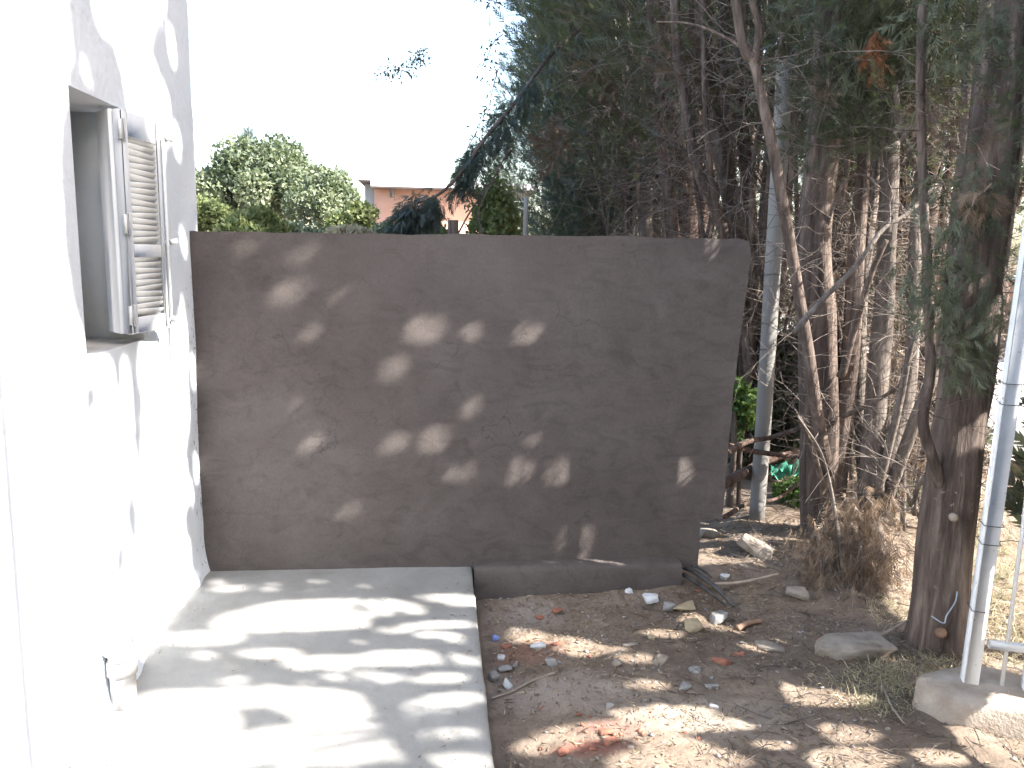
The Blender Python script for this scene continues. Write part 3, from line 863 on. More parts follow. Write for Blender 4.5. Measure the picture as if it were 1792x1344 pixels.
# brick core: the end of each course shows behind the render
core = MB().box(((XL + 1.28) / 2 + 0.0, YW + TH + 0.065, 0.76), (1.28 - XL, 0.118, 1.80)).build('core', M['concrete'], gw)
bm0 = None
z = -0.12
k = 0
while z < 1.62:
    L = 0.24 if k % 2 else 0.16
    xe = right_edge(z + 0.03) + rng.uniform(-0.006, 0.016)
    if bm0 is None:
        bm0 = MB().bevbox((0, 0, 0), (0.24, 0.105, 0.062), 0.005).build('brick', M['brick'], gw)
        ob = bm0
    else:
        ob = bm0.copy()
        COL.objects.link(ob)
        ob.parent = gw
    ob.location = np.array((xe - 0.12, YW + TH + 0.062 + rng.uniform(-.003, .003), z + 0.031)) - np.array(gw.location)
    ob.rotation_euler = (rng.uniform(-.02, .02), rng.uniform(-.02, .02), rng.uniform(-.03, .03))
    z += 0.074
    k += 1
# footing under the render, right of the platform
nxf = 60
rows = [(3.925, 0.028), (3.85, 0.030), (3.832, 0.022), (3.822, 0.0), (3.815, -0.08), (3.805, -0.2)]
Vf = np.zeros((nxf, len(rows), 3))
for i in range(nxf):
    x = 0.196 + (1.272 - 0.196) * i / (nxf - 1)
    for j, (yy, zz) in enumerate(rows):
        Vf[i, j] = (x + 0.01 * nz(zz, yy, 4, 9) * (i == nxf - 1), yy + (0.012 * nz(x, zz, 0, 3) + 0.006 * nz(x, zz, 3, 15)) * (j > 0), zz + (0.008 * nz(x, yy, 1, 5) + 0.003 * nz(x, yy, 1, 22)) * (j < 4))
nj = len(rows)
ii, jj = np.meshgrid(np.arange(nxf - 1), np.arange(nj - 1), indexing='ij')
q = np.stack([ii * nj + jj, ii * nj + jj + 1, (ii + 1) * nj + jj + 1, (ii + 1) * nj + jj], -1).reshape(-1, 4)
mb = MB().add(Vf.reshape(-1, 3), q)
for e in (0, -1):
    s1 = Vf[e]
    s2 = s1.copy()
    s2[:, 1] = 3.93
    mb.add(np.vstack([s1, s2]), np.array([[a, a + 1, a + 1 + nj, a + nj] for a in range(nj - 1)]))
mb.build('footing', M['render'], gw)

# ------------------------------------------------------------------ what lies beyond
tag(MB().box((7.6, 24, -0.135), (5.2, 44, 0.05)).build('road', M['road']), kind='structure')
tag(MB().bevbox((4.92, 24, -0.12), (0.14, 44, 0.14), 0.012).build('kerb', M['concrete']), kind='structure')
bw = empty('boundary_wall', (11.4, 14, 0), 'low brown wall beyond the road at the right edge', 'wall')
MB().bevbox((11.4, 14, 0.55), (0.2, 14, 1.4), 0.01).build('wall', M['far_wall'], bw)
MB().bevbox((11.4, 14, 1.29), (0.28, 14.1, 0.08), 0.01).build('coping', M['road'], bw)

oh = empty('orange_house', tuple(at(745, 420, 30)), 'orange painted house with a flat grey roof beyond the garden wall', 'house')
p0, p1 = at(655, 330, 30), at(900, 330, 30)
cx, wd = (p0[0] + p1[0]) / 2, p1[0] - p0[0]
ztop = p0[2]
MB().box((cx, 32.5, (ztop - 0.15) / 2), (wd, 5, ztop + 0.15)).build('wall', M['orange_wall'], oh)
MB().bevbox((cx + 0.4, 32.3, ztop + 0.13), (wd + 1.0, 5.8, 0.22), 0.02).build('roof', M['roof_grey'], oh)
wl = at(632, 320, 31)
MB().bevbox((wl[0] + 1.3, 33.0, wl[2] + 0.12), (2.8, 5.0, 0.14), 0.02).build('annex_roof', M['roof_grey'], oh)
MB().box((wl[0] + 1.1, 33.4, wl[2] / 2 - 0.05), (2.0, 4.0, wl[2] + 0.1)).build('annex_wall', M['road'], oh)
c = at(686, 338, 30)
MB().bevbox((c[0], 29.99, c[2]), (0.16, 0.06, 0.3), 0.01).build('vent', M['roof_grey'], oh)

# ------------------------------------------------------------------ foliage builders
def unit(v):
    return v / (np.linalg.norm(v, axis=-1, keepdims=True) + 1e-9)


def sprays(P, D, size, nb=12, width=0.032, splay=0.75, curl=0.25):
    """flat cypress sprays: nb narrow pointed leaflets along an axis. Returns vertices (S*nb*3,3)"""
    S = len(P)
    Nn = unit(np.cross(D, rng.normal(size=(S, 3))))
    B = np.cross(D, Nn)
    size = np.broadcast_to(size, (S,))[:, None]
    out = np.zeros((S, nb, 3, 3))
    for b_ in range(nb):
        tt = (b_ + 0.6) / nb
        side = 1 if b_ % 2 else -1
        ang = splay * (1 - 0.45 * tt) if b_ < nb - 1 else 0.0
        ang = ang * rng.uniform(0.7, 1.25, (S, 1))
        base = P + D * size * tt * 0.85 + Nn * size * curl * tt * tt * 0.5
        d = unit(D * np.cos(ang) + B * side * np.sin(ang) + Nn * rng.normal(0, 0.18, (S, 1)))
        ln = size * (0.55 - 0.22 * tt) * rng.uniform(0.75, 1.2, (S, 1))
        w = np.cross(d, Nn) * size * width
        out[:, b_, 0] = base - w
        out[:, b_, 1] = base + w
        out[:, b_, 2] = base + d * ln
    return out.reshape(-1, 3)


def leaves(P, size, aspect=0.55, up=0.0):
    """broad leaves: two-triangle folded diamonds -> (S,4,3)"""
    S = len(P)
    D = unit(rng.normal(size=(S, 3)) + np.array([0, 0, up]))
    Nn = unit(np.cross(D, rng.normal(size=(S, 3))))
    B = np.cross(D, Nn)
    size = np.broadcast_to(size, (S,))[:, None]
    a0 = P
    a1 = P + D * size * 0.5 + B * size * aspect * 0.5 + Nn * size * 0.08
    a2 = P + D * size
    a3 = P + D * size * 0.5 - B * size * aspect * 0.5 + Nn * size * 0.08
    V = np.stack([a0, a1, a2, a3], 1).reshape(-1, 3)
    k = np.arange(S) * 4
    F = np.concatenate([np.stack([k, k + 1, k + 2], -1), np.stack([k, k + 2, k + 3], -1)])
    return V, F


def tri_obj(name, V, mat, parent, tint=None, carve=True):
    """triangle soup -> one mesh; leaves that stand in a sun gap are left out"""
    T = V.reshape(-1, 3, 3)
    tt = np.repeat(tint, len(T) // len(tint)) if tint is not None else rng.uniform(0, 1, len(T))
    if carve:
        keep = ~sun_gap_tris(T)
        T, tt = T[keep], tt[keep]
    V = T.reshape(-1, 3)
    return mesh_np(name, V, np.arange(len(V)).reshape(-1, 3), mat, parent, tint=np.repeat(tt, 3))


def clump_sprays(C, A, n, spread, size, nb=12, droop=0.0, tint=None, width=0.032):
    """n sprays round each clump centre C with axis A"""
    K = len(C)
    spread = np.broadcast_to(spread, (K,))
    off = rng.normal(size=(K, n, 3)) * spread[:, None, None] * 0.55
    al = rng.uniform(-1.1, 1.1, (K, n, 1)) * spread[:, None, None] * 1.25
    P = (C[:, None] + off + A[:, None] * al).reshape(-1, 3)
    D = unit((A[:, None] * 1.1 + unit(off) * 0.55 + rng.normal(0, 0.35, (K, n, 3)) - np.array([0, 0, droop])).reshape(-1, 3))
    sz = (np.broadcast_to(size, (K,))[:, None] * rng.uniform(0.6, 1.25, (K, n))).reshape(-1)
    V = sprays(P, D, sz, nb, width)
    if tint is None:
        tint = rng.uniform(0, 1, K)
    tn = np.clip(np.repeat(tint, n) * 0.6 + rng.uniform(0, 0.4, K * n), 0, 1)
    return V, tn


def twig_mesh(S, D, L, r, n=6, wander=0.25, sag=0.0, k=3):
    """many thin curved twigs at once"""
    T = len(S)
    L = np.broadcast_to(L, (T,))
    r = np.broadcast_to(r, (T,))
    P = np.zeros((T, n, 3))
    P[:, 0] = S
    d = unit(D)
    for i in range(1, n):
        d = unit(d + rng.normal(0, wander, (T, 3)) + np.array([0, 0, -sag]))
        P[:, i] = P[:, i - 1] + d * (L / (n - 1))[:, None]
    Tn = unit(np.gradient(P, axis=1))
    ref = unit(rng.normal(size=(T, 1, 3)))
    A = unit(np.cross(Tn, ref))
    B = np.cross(Tn, A)
    rr = r[:, None] * np.linspace(1, 0.25, n)[None]
    V = np.zeros((T, n, k, 3))
    for j in range(k):
        a = 2 * math.pi * j / k
        V[:, :, j] = P + rr[..., None] * (A * math.cos(a) + B * math.sin(a))
    base = (np.arange(T) * n * k)[:, None, None]
    i = (np.arange(n - 1) * k)[None, :, None]
    j = np.arange(k)[None, None]
    j2 = (j + 1) % k
    F = np.stack([base + i + j, base + i + j2, base + i + k + j2, base + i + k + j], -1).reshape(-1, 4)
    return V.reshape(-1, 3), F, P


def gbase(p):
    """drop the lowest point of a stem to the soil"""
    return np.array([p[0], p[1], float(ground_z(np.array([p[0]]), np.array([p[1]]))[0]) - 0.05])


def stem_path(pts, up=None):
    P = [at(*p) if len(p) == 3 else np.array(p[:3]) for p in pts]
    if up:
        d = P[-1] - P[-2]
        d = d / np.linalg.norm(d)
        d = d * 0.5 + np.array([0, 0, 0.5])
        d /= np.linalg.norm(d)
        P.append(P[-1] + d * up)
    return P


def add_stems(tree, specs, mat='bark'):
    """specs: (name, picture points, r0, r1, grounded, rise above the frame)"""
    paths = []
    for si, (nm, pts, r0, r1, gnd, up) in enumerate(specs):
        P = stem_path(pts, up)
        if gnd:
            P[0] = gbase(P[0])
        n = max(10, int(26 * len(P) / 4))
        Q = spline(P, n)
        Q[1:] += np.array([[0.012 * nz(q[2] * 1.7, si, 1), 0.012 * nz(q[2] * 1.7, si, 5), 0] for q in Q[1:]])
        tt = np.linspace(0, 1, n)
        r = r0 + (r1 - r0) * tt
        if gnd and r0 > 0.05:
            r = r * (1 + 0.45 * np.exp(-tt * n / 2.2))
        k = 20 if r0 > 0.07 else (12 if r0 > 0.03 else 8)
        MB().tube(Q, r, k, flute=0.30 if r0 > 0.05 else 0.15, seed=si * 3.1 + r0 * 50 + P[0][0]).build(nm, M[mat], tree, smooth=True)
        paths.append((Q, r))
    return paths


def twigs_on(tree, paths, n, zr, Lr=(0.2, 0.7), rr=(0.0014, 0.0035), up=0.15, sag=0.05, mat='twig', bias=(0, 0, 0), front=None):
    S, D = [], []
    for i in range(n):
        Q, r = paths[rng.integers(len(paths))]
        ok = np.where((Q[:, 2] > zr[0]) & (Q[:, 2] < zr[1]))[0]
        if not len(ok):
            continue
        a = ok[rng.integers(len(ok))]
        p = Q[a] + rng.uniform(0, 1) * (Q[min(a + 1, len(Q) - 1)] - Q[a])
        th = rng.uniform(0, 2 * math.pi)
        S.append(p)
        D.append((math.cos(th) + bias[0], math.sin(th) + bias[1], up + rng.normal(0, 0.3) + bias[2]))
    S, D = np.array(S), np.array(D)
    k_ = ~(sun_gap(S + unit(D) * 0.2) | sun_gap(S + unit(D) * 0.05) | sun_gap(S + unit(D) * 0.4))
    if front is not None:
        toward = unit(D) @ unit(CAM - np.array([S[:, 0].mean(), S[:, 1].mean(), CAM[2]]))
        k_ &= (toward < front) | (rng.random(len(S)) < 0.12)
    S, D = S[k_], D[k_]
    L = rng.uniform(*Lr, len(S))
    V, F, P = twig_mesh(S, D, L, rng.uniform(*rr, len(S)), 7, 0.28, sag)
    # side twiglets
    m_ = len(S) * 2
    idx = rng.integers(0, len(S), m_)
    ip = rng.integers(2, 7, m_)
    S2 = P[idx, ip]
    D2 = unit(P[idx, ip] - P[idx, ip - 1]) + rng.normal(0, 0.7, (m_, 3))
    V2, F2, _ = twig_mesh(S2, D2, L[idx] * rng.uniform(0.2, 0.5, m_), 0.0013, 4, 0.3, sag)
    mb = MB().add(V, F).add(V2, F2)
    o = mb.build('dead_twigs', M[mat], tree)
    o['kind'] = 'stuff'
    return P


def crown(tree, c, R, z0, z1, nclump, nspray=22, size=0.16, mat='cypress', shell=0.55, up=0.9, spread=0.13, nb=11, tint=None, cut=None, width=0.036):
    nspray = int(nspray * 1.5)
    size = size * 0.72
    """columnar crown: clumps on an uneven shell"""
    z = rng.uniform(z0, z1, nclump)
    th = rng.uniform(0, 2 * math.pi, nclump)
    u = (z - z0) / (z1 - z0)
    prof = np.clip(np.minimum(1.0, 0.55 + 2.2 * u) * (1 - u ** 2.2) ** 0.7, 0.08, 1)
    lump = np.array([1 + 0.45 * nz(math.cos(a) * 1.2 + c[0], math.sin(a) * 1.2 + c[1], zz * 0.9) for a, zz in zip(th, z)])
    rr = R * prof * lump * rng.uniform(shell, 1.0, nclump)
    C = np.stack([c[0] + rr * np.cos(th), c[1] + rr * np.sin(th), z], -1)
    A = unit(np.stack([np.cos(th) * 0.6, np.sin(th) * 0.6, np.full(nclump, up)], -1) + rng.normal(0, 0.25, (nclump, 3)))
    if cut is not None:
        k = cut(C)
        C, A = C[k], A[k]
    V, tn = clump_sprays(C, A, nspray, spread, size, nb, 0.0, None if tint is None else rng.uniform(*tint, len(C)), width)
    o = tag(tri_obj('foliage', V, M[mat], tree, tn), kind='stuff')
    # limbs carrying the clumps
    sel = (rng.random(len(C)) < 0.5) & ~sun_gap(C)
    Cs = C[sel]
    S = np.stack([np.full(len(Cs), c[0]) + rng.normal(0, .05, len(Cs)), np.full(len(Cs), c[1]) + rng.normal(0, .05, len(Cs)), Cs[:, 2] - np.hypot(Cs[:, 0] - c[0], Cs[:, 1] - c[1]) * 1.1], -1)
    Lm = np.linalg.norm(Cs - S, axis=1)
    Vt, Ft, _ = twig_mesh(S, Cs - S, Lm, 0.008, 6, 0.05, 0.0, 4)
    lo = MB().add(Vt, Ft).build('limbs', M['bark'], tree)
    lo['kind'] = 'stuff'
    return C


def sprig(tree, spots, n=18, spread=0.09, size=0.13, mat='cypress', axis=(-0.3, -0.3, -0.4), tint=(0.3, 1.0), name='foliage_spray', nb=13, droop=0.2, width=0.028):
    n = int(n * 1.9)
    size = size * 0.72
    """hanging sprays at given picture spots (px, py, depth)"""
    C = np.array([at(*s[:3]) for s in spots])
    A = unit(np.array(axis) + rng.normal(0, 0.35, (len(C), 3)))
    V, tn = clump_sprays(C, A, n, spread, size, nb, droop, rng.uniform(*tint, len(C)), width)
    return tag(tri_obj(name, V, M[mat], tree, tn), kind='stuff')


# ------------------------------------------------------------------ cypress row on the right, nearest first
GRP = 'cypress trees in a row along the right boundary'
def cyp(label, base):
    g = gbase(base)
    return empty('cypress_tree', (g[0], g[1], ZG), label, 'tree', GRP)


def fan(tree, base, n, r0=(0.018, 0.04), top=1.1, z1=5.2, mat='bark', seed=0):
    """fan of slender ascending stems"""
    g = gbase(base)
    out = []
    for i in range(n):
        a = rng.uniform(0, 2 * math.pi)
        s = rng.uniform(0.25, 1.0) * top
        e = np.array([math.cos(a) * s, math.sin(a) * s, 0])
        st = g + np.array([math.cos(a) * 0.08, math.sin(a) * 0.08, rng.uniform(0, 0.8)])
        P = [st, g + e * 0.35 + np.array([0, 0, 1.4]) + rng.normal(0, .05, 3), g + e * 0.62 + np.array([0, 0, 2.6]) + rng.normal(0, .07, 3), g + e * 0.85 + np.array([0, 0, 3.8]) + rng.normal(0, .1, 3), g + e + np.array([0, 0, z1])]
        Q = spline(P, 24)
        r = np.linspace(rng.uniform(*r0), 0.010, 24)
        MB().tube(Q, r, 8, flute=0.2, seed=seed + i * 1.7).build('stem', M[mat], tree, smooth=True)
        out.append((Q, r))
    return out


# tree by the fence
tc = cyp('thick trunked cypress standing beside the white fence post', atz(1640, 1130, ZG))
pc = add_stems(tc, [
    ('trunk', [(1641, 1135, 3.24), (1652, 960, 3.25), (1668, 800, 3.27), (1690, 620, 3.3), (1708, 450, 3.3), (1738, 200, 3.3), (1754, 0, 3.32)], 0.112, 0.08, True, 4.5),
    ('stem', [(1662, 860, 3.30), (1712, 700, 3.38), (1738, 500, 3.42), (1768, 220, 3.45), (1785, 0, 3.48)], 0.06, 0.045, False, 3.5),
    ('stem', [(1660, 930, 3.27), (1640, 830, 3.2), (1614, 740, 3.18), (1628, 640, 3.22), (1624, 470, 3.25), (1610, 250, 3.3), (1618, 0, 3.35)], 0.026, 0.018, False, 2.0),
    ('branch', [(1690, 640, 3.2), (1668, 560, 3.1), (1660, 500, 3.05), (1648, 470, 3.0)], 0.016, 0.006, False, None),
])
br_ = spline([at(1640, 322, 3.9), at(1590, 372, 3.84), at(1545, 402, 3.78), at(1496, 468, 3.72), at(1432, 532, 3.66), at(1390, 582, 3.6)], 24)
MB().tube(br_, np.linspace(0.009, 0.014, 24) * rng.uniform(0.85, 1.15, 24), 9, rough=0.12).build('broken_branch', M['bark_grey'], tc, smooth=True)
k_ = rng.integers(2, 22, 26)
V, F, _ = twig_mesh(br_[k_], rng.normal(0, 0.6, (26, 3)) + np.array([0.3, 0, 0.3]), rng.uniform(0.08, 0.3, 26), 0.0028, 6, 0.25, 0.02)
tag(MB().add(V, F).build('dead_twigs', M['twig'], tc), kind='stuff')
twigs_on(tc, pc[:3], 420, (0.9, 4.2), (0.2, 0.7), front=0.0)
knot = MB().tube([at(1669, 905, 3.14), at(1668, 905, 3.11)], [0.022, 0.017], 10).build('pruned_knot', M['stick'], tc)
MB().tube([at(1646, 1107, 3.14), at(1645, 1108, 3.10)], [0.026, 0.02], 10).build('pruned_knot', M['log'], tc)
sprig(tc, [(1600, 470, 3.05), (1625, 500, 3.1), (1650, 470, 3.0), (1690, 480, 3.0), (1710, 500, 3.05), (1640, 540, 3.0), (1670, 530, 3.0), (1715, 455, 3.1), (1735, 530, 3.0), (1600, 520, 3.1)], 15, 0.07, 0.11, tint=(0.4, 1.0))
sprig(tc, [(1690, 630, 2.95), (1675, 600, 3.0), (1708, 615, 2.95), (1668, 645, 3.0)], 22, 0.05, 0.10, axis=(0.3, -0.3, -0.2), tint=(0.6, 1.0))
sprig(tc, [(1770, 560, 2.85), (1785, 600, 2.85), (1755, 545, 2.9), (1788, 540, 2.9)], 12, 0.05, 0.10)
sprig(tc, [(1660, 345, 3.1), (1690, 370, 3.05), (1720, 330, 3.1), (1740, 360, 3.05), (1640, 300, 3.15), (1700, 290, 3.1), (1760, 310, 3.0), (1640, 380, 3.1), (1730, 395, 3.0)], 11, 0.07, 0.12, tint=(0.4, 1.0))
sprig(tc, [(1650, 40, 3.0), (1690, 30, 3.0), (1720, 60, 3.0), (1740, 20, 3.0), (1670, 90, 3.05), (1610, 20, 3.1), (1765, 80, 2.95), (1785, 200, 2.9), (1788, 120, 2.9)], 26, 0.075, 0.12, tint=(0.4, 1.0))
sprig(tc, [(1715, 345, 3.0), (1728, 352, 3.0), (1703, 355, 3.0)], 14, 0.04, 0.09, mat='dead_leaf', tint=(0.4, 1.0), name='dry_spray')
sprig(tc, [(1610, 180, 3.3), (1700, 200, 3.2), (1650, 230, 3.3)], 14, 0.08, 0.12, mat='dead_leaf', tint=(0.0, 0.5), name='dry_spray')
crown(tc, (2.75, 3.2), 0.95, 2.9, 7.0, 220, 18, 0.19, tint=(0.1, 0.8), spread=0.17)

# big tree with the lichen-marked trunk
ta = cyp('big cypress with pale flecked trunk just right of the leaning pole', atz(1445, 965, ZG))
pa = add_stems(ta, [
    ('trunk', [(1447, 975, 4.42), (1440, 860, 4.43), (1436, 700, 4.45), (1432, 560, 4.45), (1425, 420, 4.47), (1440, 250, 4.5), (1456, 0, 4.55)], 0.118, 0.075, True, 4.0),
    ('stem', [(1455, 900, 4.36), (1478, 720, 4.38), (1494, 560, 4.4), (1502, 400, 4.45), (1516, 220, 4.5), (1520, 0, 4.55)], 0.055, 0.035, False, 3.0),
    ('stem', [(1450, 830, 4.28), (1426, 700, 4.2), (1412, 600, 4.18), (1385, 440, 4.15), (1352, 270, 4.15), (1334, 170, 4.15), (1322, 110, 4.15), (1288, 0, 4.15)], 0.034, 0.022, False, 2.0),
    ('branch', [(1322, 110, 4.15), (1328, 50, 4.13), (1316, 0, 4.12), (1312, -60, 4.1)], 0.02, 0.015, False, None),
    ('branch', [(1470, 660, 4.3), (1500, 560, 4.2), (1530, 470, 4.1), (1552, 420, 4.05)], 0.022, 0.012, False, None),
    ('stem', [(1448, 930, 4.25), (1440, 850, 4.2), (1420, 780, 4.12), (1398, 730, 4.05)], 0.022, 0.010, False, None),
    ('branch', [(1475, 728, 4.3), (1510, 712, 4.2), (1550, 690, 4.1), (1580, 668, 4.0)], 0.016, 0.009, False, None),
    ('branch', [(1330, 105, 4.15), (1270, 65, 4.2), (1210, 42, 4.3), (1150, 38, 4.4)], 0.010, 0.004, False, None),
    ('branch', [(1445, 400, 4.4), (1470, 330, 4.3), (1505, 305, 4.2), (1540, 330, 4.1)], 0.010, 0.005, False, None),
])
twigs_on(ta, pa[:3] + pa[1:3], 650, (0.5, 4.0), (0.25, 0.8), front=-0.1)
sprig(ta, [(1470, 150, 4.2), (1500, 190, 4.2), (1530, 150, 4.15), (1450, 210, 4.2), (1480, 240, 4.2), (1520, 240, 4.1), (1545, 200, 4.1), (1560, 130, 4.15), (1590, 160, 4.1), (1600, 220, 4.1), (1420, 120, 4.3), (1500, 90, 4.2), (1470, 60, 4.2), (1540, 60, 4.2), (1440, 30, 4.3), (1580, 80, 4.2), (1630, 120, 4.1), (1620, 60, 4.1)], 26, 0.11, 0.15, tint=(0.1, 0.8), axis=(-0.2, -0.3, 0.4))
sprig(ta, [(1530, 75, 4.05), (1527, 95, 4.05), (1532, 115, 4.05)], 16, 0.035, 0.10, mat='rust_leaf', tint=(0.4, 1.0), name='rust_spray', axis=(0, -0.1, -1))
sprig(ta, [(1438, 130, 4.2), (1440, 155, 4.2)], 14, 0.04, 0.1, mat='dead_leaf', tint=(0.3, 1.0), name='dry_spray', axis=(0, -0.1, -1))
sprig(ta, [(1372, 40, 4.5), (1385, 90, 4.5), (1365, 130, 4.55), (1380, 180, 4.5), (1400, 230, 4.5), (1375, 250, 4.5), (1395, 300, 4.5), (1350, 60, 4.5), (1405, 150, 4.5)], 9, 0.10, 0.15, tint=(0.1, 0.8), axis=(-0.2, -0.3, 0.4))
crown(ta, (2.7, 4.5), 1.0, 2.7, 6.5, 200, 16, 0.2, tint=(0.0, 0.7), spread=0.18)

# slender multi-stemmed tree between those two
tb = cyp('slender many stemmed cypress between the two thick trunks', atz(1535, 985, ZG))
pb = add_stems(tb, [
    ('trunk', [(1532, 1000, 4.2), (1524, 880, 4.25), (1530, 760, 4.3), (1545, 560, 4.35), (1552, 430, 4.4), (1560, 200, 4.45), (1580, 0, 4.5)], 0.066, 0.045, True, 3.0),
    ('stem', [(1528, 930, 4.22), (1560, 800, 4.2), (1590, 680, 4.25), (1600, 500, 4.3), (1606, 300, 4.4), (1620, 0, 4.5)], 0.042, 0.028, False, 2.5),
    ('stem', [(1524, 950, 4.3), (1508, 780, 4.4), (1505, 600, 4.5), (1520, 420, 4.6), (1545, 200, 4.7)], 0.038, 0.022, False, 2.0),
    ('stem', [(1545, 900, 4.15), (1600, 740, 4.0), (1650, 600, 3.95), (1668, 420, 4.0), (1690, 200, 4.0), (1700, 0, 4.1)], 0.034, 0.022, False, 2.0),
    ('stem', [(1540, 860, 4.1), (1560, 760, 4.0), (1585, 640, 3.9), (1612, 560, 3.85)], 0.024, 0.010, False, None),
    ('branch', [(1610, 300, 4.2), (1580, 240, 4.1), (1565, 150, 4.0)], 0.022, 0.014, False, None),
    ('branch', [(1600, 900, 3.9), (1610, 850, 3.8), (1640, 830, 3.7), (1700, 890, 3.5)], 0.014, 0.008, False, None),
], 'bark_grey')
twigs_on(tb, pb, 650, (0.2, 4.0), (0.25, 0.8), front=0.1)
crown(tb, (3.0, 4.4), 0.9, 2.7, 6.5, 180, 16, 0.2, tint=(0.1, 0.8), spread=0.18)

# tree behind the right end of the wall
te = cyp('brown many stemmed cypress behind the right end of the garden wall', (2.45, 6.0, 0))
def X(px, py, Y): return (px, py, Y)
pe = add_stems(te, [
    ('trunk', [(1325, 800, 6.0), (1308, 560, 6.0), (1290, 400, 6.0), (1262, 260, 6.05), (1240, 130, 6.1), (1228, 0, 6.1)], 0.085, 0.05, True, 3.5),
    ('stem', [(1328, 760, 6.1), (1322, 500, 6.1), (1308, 330, 6.1), (1296, 150, 6.1), (1300, 0, 6.1)], 0.055, 0.035, False, 3.0),
    ('stem', [(1330, 760, 5.9), (1345, 500, 5.9), (1372, 300, 5.9), (1395, 100, 5.9), (1400, 0, 5.9)], 0.055, 0.032, False, 3.0),
    ('stem', [(1318, 700, 5.9), (1275, 430, 5.85), (1222, 300, 5.8), (1198, 170, 5.8), (1180, 0, 5.8)], 0.05, 0.028, False, 3.0),
    ('stem', [(1318, 640, 6.2), (1290, 400, 6.3), (1275, 250, 6.35), (1268, 0, 6.4)], 0.045, 0.03, False, 3.0),
    ('stem', [(1330, 640, 6.2), (1335, 400, 6.3), (1350, 200, 6.3), (1352, 0, 6.3)], 0.04, 0.03, False, 3.0),
])
pe += fan(te, (2.45, 6.0, 0), 11, top=1.0, seed=3)
twigs_on(te, pe, 900, (1.0, 4.5), (0.3, 1.0), (0.002, 0.0045))
sprig(te, [(1180, 60, 5.9), (1210, 110, 5.8), (1250, 60, 5.9), (1290, 150, 5.9), (1370, 190, 5.6), (1230, 180, 5.9)], 18, 0.14, 0.2, mat='dead_leaf', tint=(0.0, 0.4), name='dry_spray')
crown(te, (2.6, 6.1), 1.15, 2.6, 6.5, 200, 13, 0.2, tint=(0.0, 0.6), spread=0.2)

tf = cyp('upright cypress with a fan of thin brown stems above the wall', (2.35, 7.2, 0))
pf = add_stems(tf, [
    ('trunk', [(1212, 640, 7.2), (1208, 420, 7.2), (1196, 280, 7.2), (1170, 140, 7.25), (1160, 0, 7.3)], 0.085, 0.055, True, 3.5),
    ('stem', [(1222, 620, 7.2), (1228, 400, 7.2), (1246, 250, 7.2), (1262, 100, 7.2), (1265, 0, 7.2)], 0.055, 0.03, False, 3.0),
    ('stem', [(1205, 620, 7.1), (1180, 400, 7.1), (1160, 260, 7.1), (1142, 120, 7.1), (1138, 0, 7.1)], 0.05, 0.03, False, 3.0),
    ('stem', [(1214, 560, 7.3), (1212, 350, 7.4), (1222, 180, 7.4), (1216, 0, 7.4)], 0.045, 0.03, False, 3.0),
    ('branch', [(1200, 340, 7.1), (1190, 290, 7.0), (1176, 230, 7.0)], 0.03, 0.02, False, None),
], 'bark_red')
pf += fan(tf, (2.35, 7.2, 0), 11, (0.02, 0.05), top=1.1, z1=5.8, seed=9)
twigs_on(tf, pf, 900, (1.2, 5.0), (0.3, 1.1), (0.002, 0.005))
crown(tf, (2.4, 7.3), 1.25, 2.7, 7.0, 200, 12, 0.22, tint=(0.0, 0.6), spread=0.22)

tg = cyp('cypress with a straight pale grey trunk above the wall', (2.3, 8.5, 0))
pg = add_stems(tg, [
    ('trunk', [(1137, 640, 8.5), (1131, 430, 8.5), (1124, 300, 8.5), (1112, 160, 8.5), (1090, 0, 8.5)], 0.085, 0.06, True, 3.5),
    ('stem', [(1140, 560, 8.6), (1150, 400, 8.6), (1158, 220, 8.6), (1150, 0, 8.6)], 0.06, 0.04, False, 3.0),
    ('branch', [(1122, 270, 8.4), (1080, 190, 8.3), (1040, 130, 8.2)], 0.05, 0.03, False, None),
    ('branch', [(1128, 330, 8.4), (1160, 200, 8.3), (1120, 130, 8.2)], 0.03, 0.02, False, None),
], 'bark_grey')
pg += fan(tg, (2.3, 8.5, 0), 8, (0.02, 0.05), top=1.2, z1=6.2, seed=19)
twigs_on(tg, pg, 900, (1.4, 5.5), (0.4, 1.3), (0.0025, 0.006))
sprig(tg, [(1070, 160, 8), (1055, 130, 8), (1085, 150, 8), (1040, 20, 8), (960, 220, 8.2), (975, 250, 8.2), (965, 270, 8.2)], 16, 0.12, 0.22, mat='dead_leaf', tint=(0.0, 0.6), name='dry_spray')
crown(tg, (2.1, 8.5), 1.2, 2.4, 7.5, 240, 16, 0.24, 'cypress', tint=(0.0, 0.6), spread=0.24)

for lab, bx, by, nn, mt in (('thin stemmed cypress behind the pale flecked trunk', 2.85, 5.5, 10, 'bark'), ('thin stemmed cypress behind the slender many stemmed one', 3.45, 5.4, 10, 'bark_red')):
    tr = cyp(lab, (bx, by, 0))
    g = gbase((bx, by, 0))
    Q = spline([g, g + np.array([0.03, 0, 1.5]), g + np.array([-0.05, 0.1, 3.2]), g + np.array([0, 0.1, 5.5])], 24)
    MB().tube(Q, np.linspace(0.08, 0.03, 24), 14, flute=0.3, seed=bx).build('trunk', M[mt], tr, smooth=True)
    pz = [(Q, None)] + fan(tr, (bx, by, 0), nn, (0.015, 0.035), top=0.95, mat=mt, seed=bx * 9)
    twigs_on(tr, pz, 800, (0.4, 4.0), (0.25, 0.8), (0.0016, 0.0038))
    crown(tr, (bx, by), 0.9, 2.3, 6.0, 130, 18, 0.2, tint=(0.0, 0.8), spread=0.18)

